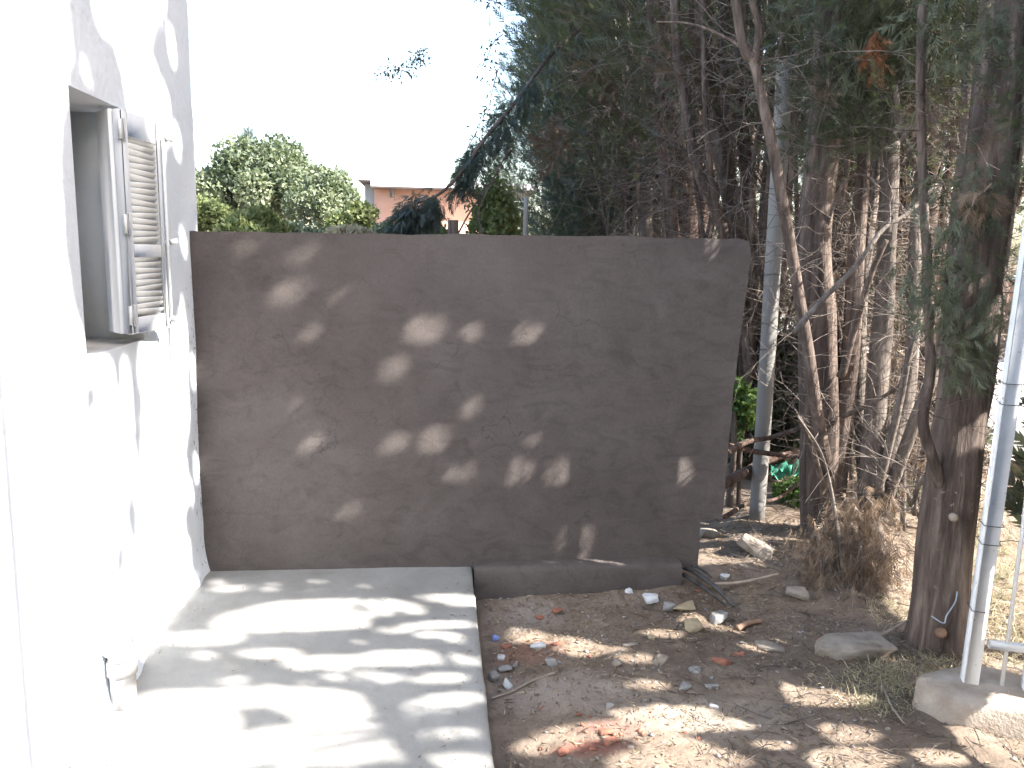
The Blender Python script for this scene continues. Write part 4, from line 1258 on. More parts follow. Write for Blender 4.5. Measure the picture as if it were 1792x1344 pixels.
for (lab, x, y, R, z0, nc, mt, px) in (
        ('dark cypress with dense drooping foliage left of the pale grey trunk', 2.25, 10.4, 1.1, 1.3, 300, 'cypress_far', 1060),
        ('blue green cypress whose crown edge overhangs the middle of the wall', 2.2, 12.2, 1.1, 1.6, 260, 'cypress_far', 985),
        ('farthest bluish cypress in the row against the white sky', 2.3, 15.0, 1.3, 1.0, 260, 'cypress_far', 960)):
    tr = cyp(lab, (x, y, 0))
    b0 = np.array([x, y, ZG])
    pp = []
    for s in range(3):
        a = rng.uniform(0, 6.28)
        Q = spline([b0 + np.array([math.cos(a) * .06, math.sin(a) * .06, -0.05]), b0 + np.array([math.cos(a) * .2, math.sin(a) * .2, 2.0]), b0 + np.array([math.cos(a) * .4, math.sin(a) * .4, 4.2]), b0 + np.array([math.cos(a) * .3, math.sin(a) * .3, 8.0])], 24)
        r = np.linspace(0.11 if s == 0 else 0.06, 0.03, 24)
        MB().tube(Q, r, 12, flute=0.25, seed=x + s).build('trunk' if s == 0 else 'stem', M['bark'], tr, smooth=True)
        pp.append((Q, r))
    twigs_on(tr, pp, 420, (1.2, 6), (0.5, 1.3), (0.003, 0.006))
    crown(tr, (x, y), R, z0, 7.5, nc, 22, 0.26, mt, tint=(0.0, 0.9), spread=0.24, nb=9, width=0.045)

# the bough that droops over the wall from the blue green cypress
bough = empty('drooping_bough', tuple(at(905, 170, 7.4)), 'dark drooping cypress bough hanging down to the wall before the orange house', 'branch')
Q = spline([at(1040, 30, 9.2), at(965, 95, 8.3), at(905, 175, 7.6), at(850, 240, 7.2), at(808, 300, 7.0), at(768, 340, 6.9), at(715, 362, 6.8), at(692, 392, 6.75)], 40)
MB().tube(Q, np.linspace(0.022, 0.008, 40), 8, rough=0.08).build('limb', M['bark'], bough, smooth=True)
Q2 = spline([at(845, 410, 6.9), at(838, 370, 6.95), at(870, 300, 7.1), at(905, 240, 7.4)], 20)
MB().tube(Q2, np.linspace(0.009, 0.006, 20), 6).build('twig', M['bark'], bough)
Q3 = spline([at(800, 412, 6.8), at(822, 372, 6.95), at(850, 330, 7.1), at(880, 290, 7.4)], 20)
MB().tube(Q3, np.linspace(0.009, 0.006, 20), 6).build('twig', M['bark'], bough)
ci = np.concatenate([rng.integers(6, 24, 34), rng.integers(29, 40, 32)])
thick = ci > 26
C = Q[ci] + rng.normal(0, 1, (len(ci), 3)) * np.where(thick, 0.045, 0.045)[:, None] - np.array([0, 0, 0.085])
A = unit(np.array([-0.35, -0.1, -0.9]) + rng.normal(0, 0.25, (len(C), 3)))
V, tn = clump_sprays(C, A, 22, 0.06, 0.11, 11, 0.3, rng.uniform(0, 0.6, len(C)), 0.045)
tag(tri_obj('foliage', V, M['cypress_far'], bough, tn), kind='stuff')

# wisps of leaves that stick out into the sky left of the crowns
wi = empty('hanging_twigs', tuple(at(845, 120, 8)), 'loose leafy twigs hanging against the white sky beside the crowns', 'branch')
S, D, L = [], [], []
for (px, py, dx, dz, ln) in ((880, 60, -0.6, -0.3, 0.5), (872, 120, -0.3, -0.9, 0.6), (850, 190, -0.2, -0.9, 0.6), (835, 230, -0.1, -1, 0.5), (880, 10, -0.8, 0.2, 0.3), (735, 100, -0.3, -0.2, 0.22), (730, 96, 0.4, 0.1, 0.1), (700, 120, -0.6, -0.2, 0.2), (820, 270, 0.1, -1, 0.5)):
    S.append(at(px, py, 8)), D.append((dx, 0, dz)), L.append(ln)
V, F, P = twig_mesh(np.array(S), np.array(D), np.array(L), 0.006, 7, 0.2, 0.05)
tag(MB().add(V, F).build('twigs', M['bark'], wi), kind='stuff')
Pl = np.repeat(P.reshape(-1, 3), 9, 0) + rng.normal(0, 0.04, (P.shape[0] * P.shape[1] * 9, 3))
V, F = leaves(Pl, rng.uniform(0.03, 0.06, len(Pl)), 0.4, -0.6)
mesh_np('foliage', V, F, M['cypress_far'], wi, tint=rng.uniform(0, 0.6, len(V)))

# second rank of cypresses that closes the view behind the stems
for (lab, x, y, R, z0) in (
        ('dark cypress far behind the leaning pole', 3.35, 8.8, 0.8, 0.1),
        ('dark cypress far behind the pale flecked trunk', 4.05, 8.0, 0.8, 0.4),
        ('shadowed cypress far behind the many stemmed cypress', 4.75, 7.7, 0.8, 0.8),
        ('shadowed cypress glimpsed behind the trunk beside the fence', 5.5, 7.9, 0.9, 1.7),
        ('dark cypress glimpsed behind the fan of brown stems', 3.1, 10.6, 0.9, 0.3)):
    tr = cyp(lab, (x, y, 0))
    b0 = np.array([x, y, ZG])
    Q = spline([b0 - np.array([0, 0, .05]), b0 + np.array([.05, 0, 3]), b0 + np.array([0, .05, 7.0])], 16)
    MB().tube(Q, np.linspace(0.10, 0.03, 16), 10, flute=0.25, seed=x).build('trunk', M['bark'], tr, smooth=True)
    crown(tr, (x, y), R, z0, 7.0, 200, 11, 0.24, tint=(0.0, 0.8), spread=0.22, nb=8, width=0.05)

# ------------------------------------------------------------------ trees just outside the frame on the right: their gaps let the dapples through
outs = [('cypress outside the fence nearest to the gate post', 3.25, 2.45), ('cypress outside the fence, second from the gate post', 3.55, 2.0),
        ('cypress outside the fence, third from the gate post', 3.7, -0.2), ('cypress in the outer line behind the gate', 4.6, 2.15), ('cypress in the outer line farther along the fence', 4.4, -0.4)]
shade_row = [('unseen cypress added for shade, fourth from the gate post', 3.5, -0.6), ('unseen cypress added for shade, fifth from the gate post', 3.7, -1.9), ('unseen cypress added for shade, farthest from the garden wall', 3.6, -3.2)]
OT = []
for (lab, x, y) in outs:
    tr = cyp(lab, (x, y, 0))
    b0 = np.array([x, y, ZG])
    Q = spline([b0 - np.array([0, 0, .05]), b0 + np.array([.04, 0, 3]), b0 + np.array([0, .05, 8.0])], 20)
    MB().tube(Q, np.interp(np.linspace(0, 8, 20), [0, 1, 2.6, 8], [0.11, 0.085, 0.04, 0.02]), 12, flute=0.25, seed=x).build('trunk', M['bark'], tr, smooth=True)
    OT.append((tr, np.array([x, y]), []))


for (lab, x, y) in shade_row:  # unseen trees added to shade the ground behind the camera and cut bounce light
    tr = cyp(lab, (x, y, 0))
    b0 = np.array([x, y, ZG])
    MB().tube(spline([b0 - np.array([0, 0, .05]), b0 + np.array([.04, 0, 3]), b0 + np.array([0, .05, 7.0])], 16), np.linspace(0.10, 0.03, 16), 10, flute=0.25, seed=x).build('trunk', M['bark'], tr, smooth=True)
    crown(tr, (x, y), 1.1, 0.4, 7.5, 260, 16, 0.36, tint=(0.0, 0.8), spread=0.25, nb=8, width=0.1)


def shade_points(n, kind):
    if kind == 'wall':
        q = np.stack([rng.uniform(XL, 1.57, n), np.full(n, YW), rng.uniform(-0.14, 1.72, n)], -1)
        ok = ~inside(q[:, 0], q[:, 2], WALL_LIT)
    elif kind == 'platform':
        q = np.stack([rng.uniform(XL, 0.19, n), rng.uniform(2.1, YW, n), np.zeros(n)], -1)
        ok = ~(inside(q[:, 0], q[:, 1], PLAT_LIT) & ~inside(q[:, 0], q[:, 1], PLAT_SHADE))
    elif kind == 'soil':
        q = np.stack([rng.uniform(0.19, 2.3, n), rng.uniform(2.0, 4.0, n), np.full(n, ZG)], -1)
        ok = ~inside(q[:, 0], q[:, 1], GROUND_LIT)
    else:
        q = np.stack([np.full(n, XL), rng.uniform(2.3, 4.05, n), rng.uniform(0.0, 2.9, n)], -1)
        ok = inside(q[:, 1], q[:, 2], LW_SHADE) & ~inside(q[:, 1], q[:, 2], LW_LIT)
    return q[ok]


qw = shade_points(11000, 'wall')
qs = np.vstack([qw, shade_points(7500, 'platform'), shade_points(7500, 'soil'), shade_points(9000, 'house')])
xs = rng.uniform(2.75, 4.4, len(qs))
lo_ = np.maximum(2.35, 2.27 + 0.28 * qw[:, 0])
xs[:len(qw)] = lo_ + rng.uniform(0, 0.42, len(qw))
szs = rng.uniform(0.14, 0.22, len(qs))
szs[:len(qw)] = rng.uniform(0.08, 0.15, len(qw))
tt = (xs - qs[:, 0]) / SUN[0]
PP = qs + SUN * tt[:, None]
own = np.argmin(np.stack([np.hypot(PP[:, 0] - c[0], PP[:, 1] - c[1]) for (_, c, _) in OT]), 0)
for k, (tr, c, _) in enumerate(OT):
    p = PP[own == k]
    if not len(p):
        continue
    Dv = unit(np.stack([p[:, 0] - c[0], p[:, 1] - c[1], np.full(len(p), 0.5)], -1) + rng.normal(0, 0.4, (len(p), 3)))
    V = sprays(p - Dv * 0.06, Dv, szs[own == k], 10, 0.08)
    tag(tri_obj('foliage', V, M['cypress'], tr, rng.uniform(0, 1, len(p))), kind='stuff')
for k, (tr, c, _) in enumerate(OT):
    p = PP[own == k]
    p = p[rng.permutation(len(p))[:90]]
    S = np.stack([np.full(len(p), c[0]), np.full(len(p), c[1]), np.maximum(p[:, 2] - np.hypot(p[:, 0] - c[0], p[:, 1] - c[1]) * 0.7, 0.6)], -1)
    ok = np.ones(len(p), dtype=bool)
    for f_ in (0.2, 0.4, 0.6, 0.8, 0.95):
        ok &= ~sun_gap(S + (p - S) * f_)
    if ok.any():
        Vt, Ft, _ = twig_mesh(S[ok], (p - S)[ok], np.linalg.norm((p - S)[ok], axis=1), 0.007, 6, 0.03, 0.0, 4)
        tag(MB().add(Vt, Ft).build('limbs', M['bark'], tr), kind='stuff')
# the bough whose shadow crosses the platform
def lift(p, x):
    p = np.array([p[0], p[1], 0.0])
    return p + SUN * ((x - p[0]) / SUN[0])
tr = OT[1][0]
for pts, r0, r1 in (([(-0.25, 2.80), (-0.2, 2.66), (-0.14, 2.51), (-0.03, 2.29), (0.06, 2.1)], 0.022, 0.034),
                    ([(-0.14, 2.51), (-0.38, 2.49), (-0.62, 2.48), (-0.85, 2.46)], 0.012, 0.004),
                    ([(-0.15, 2.48), (-0.37, 2.41), (-0.55, 2.34), (-0.75, 2.28)], 0.014, 0.005),
                    ([(-0.2, 2.66), (-0.12, 2.72), (0.0, 2.75), (0.12, 2.76)], 0.010, 0.005)):
    Q = spline([lift(p, 3.1) for p in pts], 20)
    MB().tube(Q, np.linspace(r0, r1, 20), 8, rough=0.1).build('branch', M['bark'], tr, smooth=True)

# ------------------------------------------------------------------ plants beyond the wall
def bushy(name, label, cat, c, rad3, n, leaf, mat, lumps=14, group=None, trunk=None, tint=(0, 1), up=0.0, lump_r=0.36):
    e = empty(name, (c[0], c[1], ZG), label, cat, group)
    c = np.array(c, dtype=float)
    rad3 = np.array(rad3)
    th = rng.normal(size=(lumps, 3))
    th = unit(th)
    th[:, 2] = np.abs(th[:, 2]) * 1.0 - 0.25
    LC = c + th * rad3 * rng.uniform(0.45, 0.78, (lumps, 1))
    LR = rng.uniform(0.6, 1.2, lumps) * lump_r
    lt = rng.uniform(*tint, lumps)
    k = rng.integers(0, lumps, n)
    d = unit(rng.normal(size=(n, 3)))
    P = LC[k] + d * rad3 * (LR[k] * rng.uniform(0.45, 1.05, n) ** 0.5)[:, None]
    inn = c + unit(rng.normal(size=(n // 4, 3))) * rad3 * rng.uniform(0, 0.75, (n // 4, 1))
    P = np.vstack([P, inn])
    P = P[P[:, 2] > ZG]
    V, F = leaves(P, rng.uniform(0.7, 1.3, len(P)) * leaf, 0.6, up)
    tn = np.clip(np.repeat(np.concatenate([lt[k] * 0.6 + rng.uniform(0, .4, n), rng.uniform(0, .4, n // 4)])[:len(P)], 4), 0, 1)
    mesh_np('crown', V, F, M[mat], e, tint=tn)
    base = np.array([c[0], c[1], ZG - 0.05])
    h = c[2] - ZG
    for s in range(1 if trunk else 4):
        a = rng.uniform(0, 6.28)
        e1 = c + np.array([math.cos(a), math.sin(a), 0.2]) * rad3 * (0.1 if trunk else 0.5)
        Q = spline([base + (0 if trunk else 1) * np.array([math.cos(a), math.sin(a), 0]) * 0.05, (base + e1) / 2 + np.array([0, 0, 0.1 * h]), e1], 10)
        MB().tube(Q, np.linspace(trunk or 0.02, (trunk or 0.02) * 0.4, 10), 8).build('trunk' if trunk else 'stem', M['bark'], e)
    return e


c = at(455, 345, 22)
bushy('broadleaf_tree', 'large rounded green broadleaf tree behind the left half of the wall', 'tree', (c[0] - 0.1, 22, c[2] + 0.1), (1.72, 1.6, 1.75), 17000, 0.13, 'broad', 26, trunk=0.2)
c = at(575, 345, 20)
bushy('broadleaf_tree', 'smaller green broadleaf tree touching the right side of the large one', 'tree', (c[0], 20, c[2] - 0.2), (0.95, 1.1, 1.15), 9000, 0.11, 'broad', 18, trunk=0.12, tint=(0.3, 1))
c = at(368, 375, 14)
bushy('broadleaf_tree', 'small light green tree next to the corner of the white house', 'tree', (c[0], 14, c[2] - 0.1), (0.42, 0.5, 0.55), 3200, 0.07, 'lime', 10, trunk=0.06, tint=(0, 0.6))
c = at(498, 262, 34)
bushy('broadleaf_tree', 'distant bluish round treetop rising behind the large broadleaf tree', 'tree', (c[0], 34, c[2] - 0.35), (0.95, 1, 0.95), 3500, 0.14, 'cypress_far', 10, trunk=0.15)
c = at(435, 238, 45)
e = empty('cypress_tree', (c[0], 45, ZG), 'tiny distant pointed cypress top above the broadleaf tree', 'tree')
crown(e, (c[0], 45), 0.6, 3.0, c[2] + 0.35, 90, 16, 0.3, 'cypress_far', spread=0.2, nb=7)
MB().tube([(c[0], 45, ZG - .05), (c[0], 45, 4)], [0.15, 0.05], 8).build('trunk', M['bark'], e)
c = at(450, 400, 9.5)
bushy('feathery_bush', 'yellow green feathery bush peeping over the left part of the wall', 'bush', (c[0], 9.5, c[2] - 0.12), (0.58, 0.5, 0.42), 7000, 0.075, 'lime', 16, up=0.8)
c = at(530, 400, 11)
bushy('feathery_bush', 'low green bush at the right of the yellow green feathery one', 'bush', (c[0], 11, c[2] - 0.2), (0.5, 0.5, 0.4), 4000, 0.07, 'broad', 12, up=0.6, tint=(0.4, 1))
c = at(610, 405, 9)
bushy('dry_shrub', 'pale sun bleached dry shrub just behind the wall', 'shrub', (c[0], 9, c[2] - 0.18), (0.36, 0.35, 0.3), 3600, 0.06, 'pale', 12, up=0.9)
c = at(625, 375, 16)
bushy('dry_shrub', 'grey green shrub below the orange house', 'shrub', (c[0], 16, c[2] - 0.25), (0.6, 0.5, 0.6), 4000, 0.09, 'lime', 12)
c = at(745, 395, 10)
bushy('round_shrub', 'light green shrub under the drooping bough', 'shrub', (c[0], 10, c[2] - 0.3), (0.42, 0.45, 0.45), 3600, 0.07, 'lime', 12, up=0.5, tint=(0, .6))
c = at(672, 395, 9.6)
bushy('round_shrub', 'dark green shrub between the dry shrub and the drooping bough', 'shrub', (c[0], 9.6, c[2] - 0.2), (0.22, 0.3, 0.32), 2200, 0.07, 'broad', 8, up=0.5)
c = at(862, 350, 7.6)
bushy('feathery_bush', 'tall soft green bush against the left edge of the cypress row', 'bush', (c[0], 7.6, c[2] - 0.35), (0.33, 0.45, 0.75), 8000, 0.05, 'lime', 18, up=0.3, tint=(0.0, 0.5))
c = at(1362, 690, 5.9)
bushy('dark_shrub', 'very dark green shrub behind the leaning pole', 'shrub', (c[0] + 0.05, 6.0, c[2] - 0.15), (0.42, 0.35, 0.85), 9000, 0.07, 'cypress', 16, tint=(0, 0.3))
c = at(1287, 720, 5.2)
bushy('leafy_weed', 'bright green weed peeping past the right edge of the wall', 'weed', (c[0] + 0.03, 5.2, c[2]), (0.13, 0.15, 0.34), 700, 0.05, 'bright', 8, tint=(0.4, 1))
c = at(1395, 870, 5.3)
bushy('leafy_weed', 'bright green weed on the soil behind the foot of the pole', 'weed', (c[0], 5.3, c[2]), (0.2, 0.2, 0.22), 900, 0.045, 'bright', 8)
for lab, px, py, Y, r3 in (('sunlit green shrub far behind the many stemmed cypress', 1610, 640, 6.4, (0.5, 0.4, 0.7)), ('sunlit green shrub low between the thick trunks', 1590, 850, 5.6, (0.4, 0.4, 0.35)), ('green shrub beyond the trunk beside the fence', 1560, 520, 7.0, (0.5, 0.4, 0.6))):
    c = at(px, py, Y)
    bushy('green_shrub', lab, 'shrub', (c[0], Y, c[2]), r3, 4000, 0.06, 'bright', 12, tint=(0.2, 1))

# tangle of dead brushwood behind the trunks
tg_ = empty('dead_brushwood', (3.0, 5.0, ZG), 'tangle of dead grey twigs filling the space behind the trunks', 'brushwood')
for i in range(9):
    p0 = at(rng.uniform(1490, 1690), rng.uniform(780, 930), rng.uniform(4.7, 5.3))
    p1 = p0 + np.array([rng.normal(0, 0.25), rng.normal(0, 0.2), rng.uniform(1.0, 2.2)])
    Q = spline([gbase(p0), (p0 + p1) / 2 + rng.normal(0, 0.08, 3), p1], 14)
    MB().tube(Q, np.linspace(0.018, 0.006, 14), 7, rough=0.1).build('branch', M['bark_grey'], tg_, smooth=True)
n = 1700
S = np.array([at(rng.uniform(1470, 1730), rng.uniform(380, 960), rng.uniform(4.5, 5.6)) for _ in range(n)])
V, F, P = twig_mesh(S, rng.normal(size=(n, 3)) * np.array([1, 0.7, 0.9]) + np.array([0, 0, 0.2]), rng.uniform(0.15, 0.55, n), rng.uniform(0.0014, 0.0035, n), 6, 0.3, 0.03)
tag(MB().add(V, F).build('twigs', M['twig'], tg_), kind='stuff')
k_ = rng.integers(0, n, 1500)
V = sprays(P[k_, 3], unit(rng.normal(size=(1500, 3)) - np.array([0, 0, 0.4])), rng.uniform(0.06, 0.12, 1500), 10, 0.03)
tag(tri_obj('dead_foliage', V, M['dead_leaf'], tg_, rng.uniform(0, 0.7, 1500)), kind='stuff')
for lab, px, py, Y, r3 in (('shadowed dense shrub behind the brushwood tangle', 1540, 720, 6.3, (0.45, 0.35, 0.75)), ('shadowed low shrub behind the trunk beside the fence', 1650, 760, 6.6, (0.4, 0.35, 0.6)), ('dark shrub low behind the pale flecked trunk', 1460, 760, 6.2, (0.4, 0.35, 0.7))):
    c = at(px, py, Y)
    bushy('dark_shrub', lab, 'shrub', (c[0], Y, c[2]), r3, 5000, 0.055, 'cypress', 14, tint=(0.0, 0.8))

# ------------------------------------------------------------------ posts, fence
def pole(name, label, pts, r, mat, k=18):
    P = [np.array(p) for p in pts]
    e = empty(name, tuple(P[0]), label, 'pole')
    Q = spline(P, 24)
    Q[1:-1] += np.array([[0.004 * nz(q[2] * 2, 3, 0), 0, 0] for q in Q[1:-1]])
    MB().tube(Q, r, k).build('shaft', M[mat], e, smooth=True)
    return e


pb_ = gbase(at(1322, 940, 4.75))
lp = pole('leaning_pole', 'tall leaning grey metal pole just past the end of the wall', [pb_, at(1340, 680, 4.76), at(1355, 420, 4.78), at(1366, 250, 4.8), at(1374, 110, 4.81)], 0.0485, 'pole')
for py in (330, 480, 610):
    p = at(1352 - (py - 420) * 0.06, py, 4.77)
    MB().tube([p + np.array([0.052 * math.cos(a), 0.052 * math.sin(a), 0.004 * math.sin(3 * a)]) for a in np.linspace(0, 6.28, 14)], 0.0022, 5).build('wire_tie', M['wire'], lp)
q0 = at(917, 370, 6.2)
pole('fence_pipe', 'thin grey pipe post standing behind the middle of the wall', [(q0[0], 6.2, ZG - .05), (q0[0], 6.2, 1.0), tuple(at(921, 345, 6.2))], 0.018, 'pole', 10)
q0 = at(793, 392, 6.4)
e = empty('wooden_stub', (q0[0], 6.4, ZG), 'short dark wooden stub behind the wall under the drooping bough', 'post')
MB().bevbox((q0[0], 6.4, (q0[2] + 0.02 + ZG) / 2), (0.07, 0.07, q0[2] + 0.04 - ZG), 0.006, rotz(0.3)).build('shaft', M['bark'], e)

# concrete base under the fence
FD = np.array([0.94, -0.34])
blk = MB()
top = np.array([(1.90, 2.785), (1.965, 2.60), (2.32, 2.50), (2.42, 2.73), (2.2, 2.86)])
cen = top.mean(0)
n = 10
ring = []
for i in range(len(top)):
    a_, b_ = top[i], top[(i + 1) % len(top)]
    for s in range(n):
        ring.append(a_ + (b_ - a_) * s / n)
ring = np.array(ring)
ring = cen + (ring - cen) * (1 - 0.05 * (np.abs(np.sin(np.arange(len(ring)) * math.pi / n)) < 0.2)[:, None])
k = len(ring)
layers = []
for (sc_, z) in ((1.05, -0.26), (1.05, -0.14), (1.035, -0.055), (1.0, -0.03), (0.6, -0.024)):
    L_ = np.column_stack([cen + (ring - cen) * sc_, np.full(k, z)])
    L_ += np.array([[0.008 * nz(p[0], p[1], z, 9), 0.008 * nz(p[0], p[1], z + 5, 9), 0.006 * nz(p[0], p[1], z + 9, 8)] for p in L_])
    layers.append(L_)
Vb = np.vstack(layers + [np.array([[cen[0], cen[1], -0.022]])])
F4 = np.array([[l * k + i, l * k + (i + 1) % k, (l + 1) * k + (i + 1) % k, (l + 1) * k + i] for l in range(4) for i in range(k)])
F3 = np.array([[4 * k + i, 4 * k + (i + 1) % k, 5 * k] for i in range(k)])
cb = mesh_np('concrete_base', Vb, [F4, F3], M['concrete'])
tag(cb, 'rough concrete block carrying the white fence post', 'block')

fence = empty('metal_fence', (2.08, 2.72, -0.03), 'white painted metal railing fence at the right edge of the yard', 'fence')
Rf = np.array([[FD[0], -FD[1], 0], [FD[1], FD[0], 0], [0, 0, 1.0]])
f0 = np.array([2.085, 2.725])


def fp(s, z):
    q = f0 + FD * s
    return (q[0], q[1], z)


RL = roty(0.022) @ Rf
MB().bevbox(np.array(fp(0, 1.05)) + np.array([0.0235, 0, 0]), (0.055, 0.055, 2.16), 0.004, RL).build('post', M['fence'], fence)
MB().bevbox(np.array(fp(0, 2.135)) + np.array([0.047, 0, 0]), (0.062, 0.062, 0.012), 0.004, RL).build('post_cap', M['fence'], fence)
MB().bevbox(fp(0.205, 0.98), (0.04, 0.04, 2.2), 0.003, Rf).build('stile', M['fence'], fence)
for z in (0.14, 1.95):
    MB().bevbox(fp(0.117, z), (0.135, 0.03, 0.03), 0.003, Rf).build('rail', M['fence'], fence)
MB().tube([fp(0.115, -0.03), fp(0.118, 0.6), fp(0.112, 1.3), fp(0.115, 1.936)], 0.0075, 8).build('bar', M['fence'], fence)
for z in (0.10, 1.95):
    MB().bevbox(fp(1.13, z), (1.80, 0.03, 0.03), 0.003, Rf).build('rail', M['fence'], fence)
b0 = None
for i in range(16):
    s = 0.32 + 0.107 * i
    if b0 is None:
        b0 = MB().tube([fp(s, 0.116), fp(s, 1.934)], 0.0075, 8).build('bar', M['fence'], fence)
        s0 = s
    else:
        o_ = b0.copy()
        COL.objects.link(o_)
        o_.parent = fence
        o_.location = (FD[0] * (s - s0), FD[1] * (s - s0), 0)
MB().bevbox(fp(2.06, 0.98), (0.055, 0.055, 2.3), 0.004, Rf).build('post', M['fence'], fence)
for z, w in ((1.16, 0.004), (1.09, -0.003), (0.62, 0.003), (0.55, 0.0), (0.28, 0.002)):
    MB().tube([np.array(fp(0, z + w * (a > 3))) + np.array([0.022 * z, 0, 0]) + Rf @ np.array([0.034 * np.sign(math.cos(a)) * min(1, abs(math.cos(a)) * 1.5), 0.034 * np.sign(math.sin(a)) * min(1, abs(math.sin(a)) * 1.5), 0.004 * math.sin(a)]) for a in np.linspace(0, 6.28, 17)], 0.0018, 5).build('wire_tie', M['wire'], fence)
MB().tube(spline([fp(0.03, 0.55), fp(0.12, 0.56), fp(0.3, 0.5), fp(0.6, 0.53)], 14), 0.0018, 5).build('wire', M['wire'], fence)

wire = MB().tube(spline([at(1630, 1078, 3.12), at(1645, 1088, 3.08), at(1653, 1090, 3.05), at(1656, 1078, 3.05), at(1664, 1066, 3.06), at(1672, 1052, 3.08), at(1675, 1035, 3.1)], 40), 0.0028, 6).build('wire_loop', M['blue_wire'])
tag(wire, 'pale blue wire looped round the foot of the trunk beside the fence', 'wire')

# ------------------------------------------------------------------ stones, rubble
def rock_mesh(sx, sy, sz, seed, angular=0.25, sub=2, flat=0.0):
    """angular stone: hull of a few random points, large ones with chipped facets"""
    import bmesh
    rs = np.random.default_rng(int(abs(seed) * 1000) + 5)
    k_ = {1: 9, 2: 15, 3: 26}[sub]
    P = unit(rs.normal(size=(k_, 3)))
    P = np.sign(P) * np.abs(P) ** 0.6 * rs.uniform(0.78, 1.08, (k_, 1))
    bm = bmesh.new()
    for p in P:
        bm.verts.new(p)
    r_ = bmesh.ops.convex_hull(bm, input=bm.verts)
    bmesh.ops.delete(bm, geom=[g_ for g_ in bm.verts if not g_.link_faces], context='VERTS')
    if sub > 1:
        bmesh.ops.bevel(bm, geom=list(bm.edges), offset=0.05, segments=1, affect='EDGES', profile=0.5)
    if sub > 2:
        bmesh.ops.triangulate(bm, faces=bm.faces)
        bmesh.ops.subdivide_edges(bm, edges=bm.edges, cuts=2, use_grid_fill=True)
        for v in bm.verts:
            v.co *= 1 + 0.07 * noise.noise(v.co * 2.6 + Vector((seed, 0, 0))) + 0.03 * noise.noise(v.co * 8)
    bmesh.ops.triangulate(bm, faces=bm.faces)
    bm.verts.index_update()
    V = np.array([v.co[:] for v in bm.verts])
    F = np.array([[v.index for v in f.verts] for f in bm.faces])
    bm.free()
    return V * np.array([sx, sy, sz]), F


def rock(label, px, py, w, h, mat, name='stone', cat='stone', rz=0.0, depth=0.8, sub=2, ang=0.3, tilt=(0, 0), group=None, smooth=False):
    """stone of picture size w x h resting on the soil at the picture spot"""
    g = atz(px, py, ZG)
    z = float(ground_z(np.array([g[0]]), np.array([g[1]]))[0])
    g = atz(px, py, z)
    dist = float(np.linalg.norm(g - CAM))
    W = w / FPX * dist / 2
    Hh = max(h / FPX * dist / 2 * 1.05, W * 0.3)
    V, F = rock_mesh(W, W * depth, Hh * 0.8, px * 0.37 + py * 0.11, ang, sub)
    V = V @ (rotz(rz) @ rotx(tilt[0]) @ roty(tilt[1])).T
    V = V + np.array([g[0], g[1], z + Hh * 0.28])
    o_ = mesh_np(name, V, F, M[mat], smooth=smooth)
    # put the origin at the foot of the stone
    loc = np.array([g[0], g[1], z])
    o_.data.transform(Matrix.Translation(-Vector(loc)))
    o_.location = loc
    return tag(o_, label, cat, group)


RG = 'loose stones on the soil'
rock('large flat pinkish grey stone lying before the trunk beside the fence', 1492, 1140, 126, 46, 'stone', depth=0.55, sub=3, ang=0.35, group=RG)
rock('large tan stone leaning near the foot of the pole', 1326, 966, 74, 40, 'stone', rz=-0.5, sub=3, tilt=(0, 0.5), group=RG)
rock('rounded yellowish stone in a sun fleck right of the footing', 1214, 1098, 40, 26, 'stone_yellow', sub=3, group=RG)
rock('flat tan stone slab close to the charred sticks', 1198, 1062, 46, 14, 'stone_yellow', depth=0.6, rz=0.2, group=RG)
rock('grey pointed stone just below the flat tan slab', 1170, 1066, 26, 22, 'stone_grey', group=RG)
rock('grey angular stone right of the rounded yellowish stone', 1256, 1088, 36, 30, 'stone_grey', rz=0.5, group=RG)
rock('tan egg shaped stone in the middle of the bare soil', 1155, 1158, 30, 22, 'stone', rz=0.6, group=RG)
rock('small tan stone left of the egg shaped one', 1079, 1164, 20, 16, 'stone', group=RG)
rock('grey flat stone below the egg shaped one', 1216, 1174, 24, 13, 'stone_grey', group=RG)
rock('grey stone half sunk in soil above the pale round pebble', 1196, 1204, 26, 16, 'stone_grey', group=RG)
rock('flat grey stone with dark lower edge right of the half sunk one', 1246, 1204, 28, 12, 'stone_grey', depth=0.6, group=RG)
rock('pale round pebble above the long sun stripe', 1249, 1238, 16, 13, 'rubble_white', group=RG)
rock('upright grey angular stone above the crushed brick patch', 1067, 1240, 16, 20, 'stone_grey', rz=0.8, group=RG)
rock('flat pale grey stone in shade right of the white chunks', 967, 1162, 28, 22, 'stone_grey', depth=0.9, group=RG)
rock('upright grey stone beside the platform edge', 901, 1168, 18, 26, 'stone_grey', rz=0.4, group=RG)
rock('flat grey stone between platform edge and upright grey stone', 881, 1172, 32, 12, 'stone_grey', depth=0.6, group=RG)
rock('large pale slab fragment tucked against the platform edge', 862, 1190, 24, 28, 'stone_grey', rz=0.3, tilt=(0.5, 0), group=RG)
rock('long tan stone left of the large flat pinkish grey stone', 1345, 1132, 54, 18, 'stone', depth=0.6, rz=-0.3, group=RG)
rock('tan stone at the left end of the sunlit rubble', 1100, 1130, 24, 12, 'stone', group=RG)
rock('small yellow stone in the middle of the sunlit rubble', 1140, 1118, 18, 11, 'stone_yellow', group=RG)
rock('grey brown stone under the dry brush', 1395, 1040, 44, 22, 'stone', rz=-0.4, group=RG)
rock('reddish brown stone near the lowest brick of the wall end', 1240, 940, 36, 26, 'stone', rz=0.2, group=RG)
RW = 'pale rubble chunks near the platform edge'
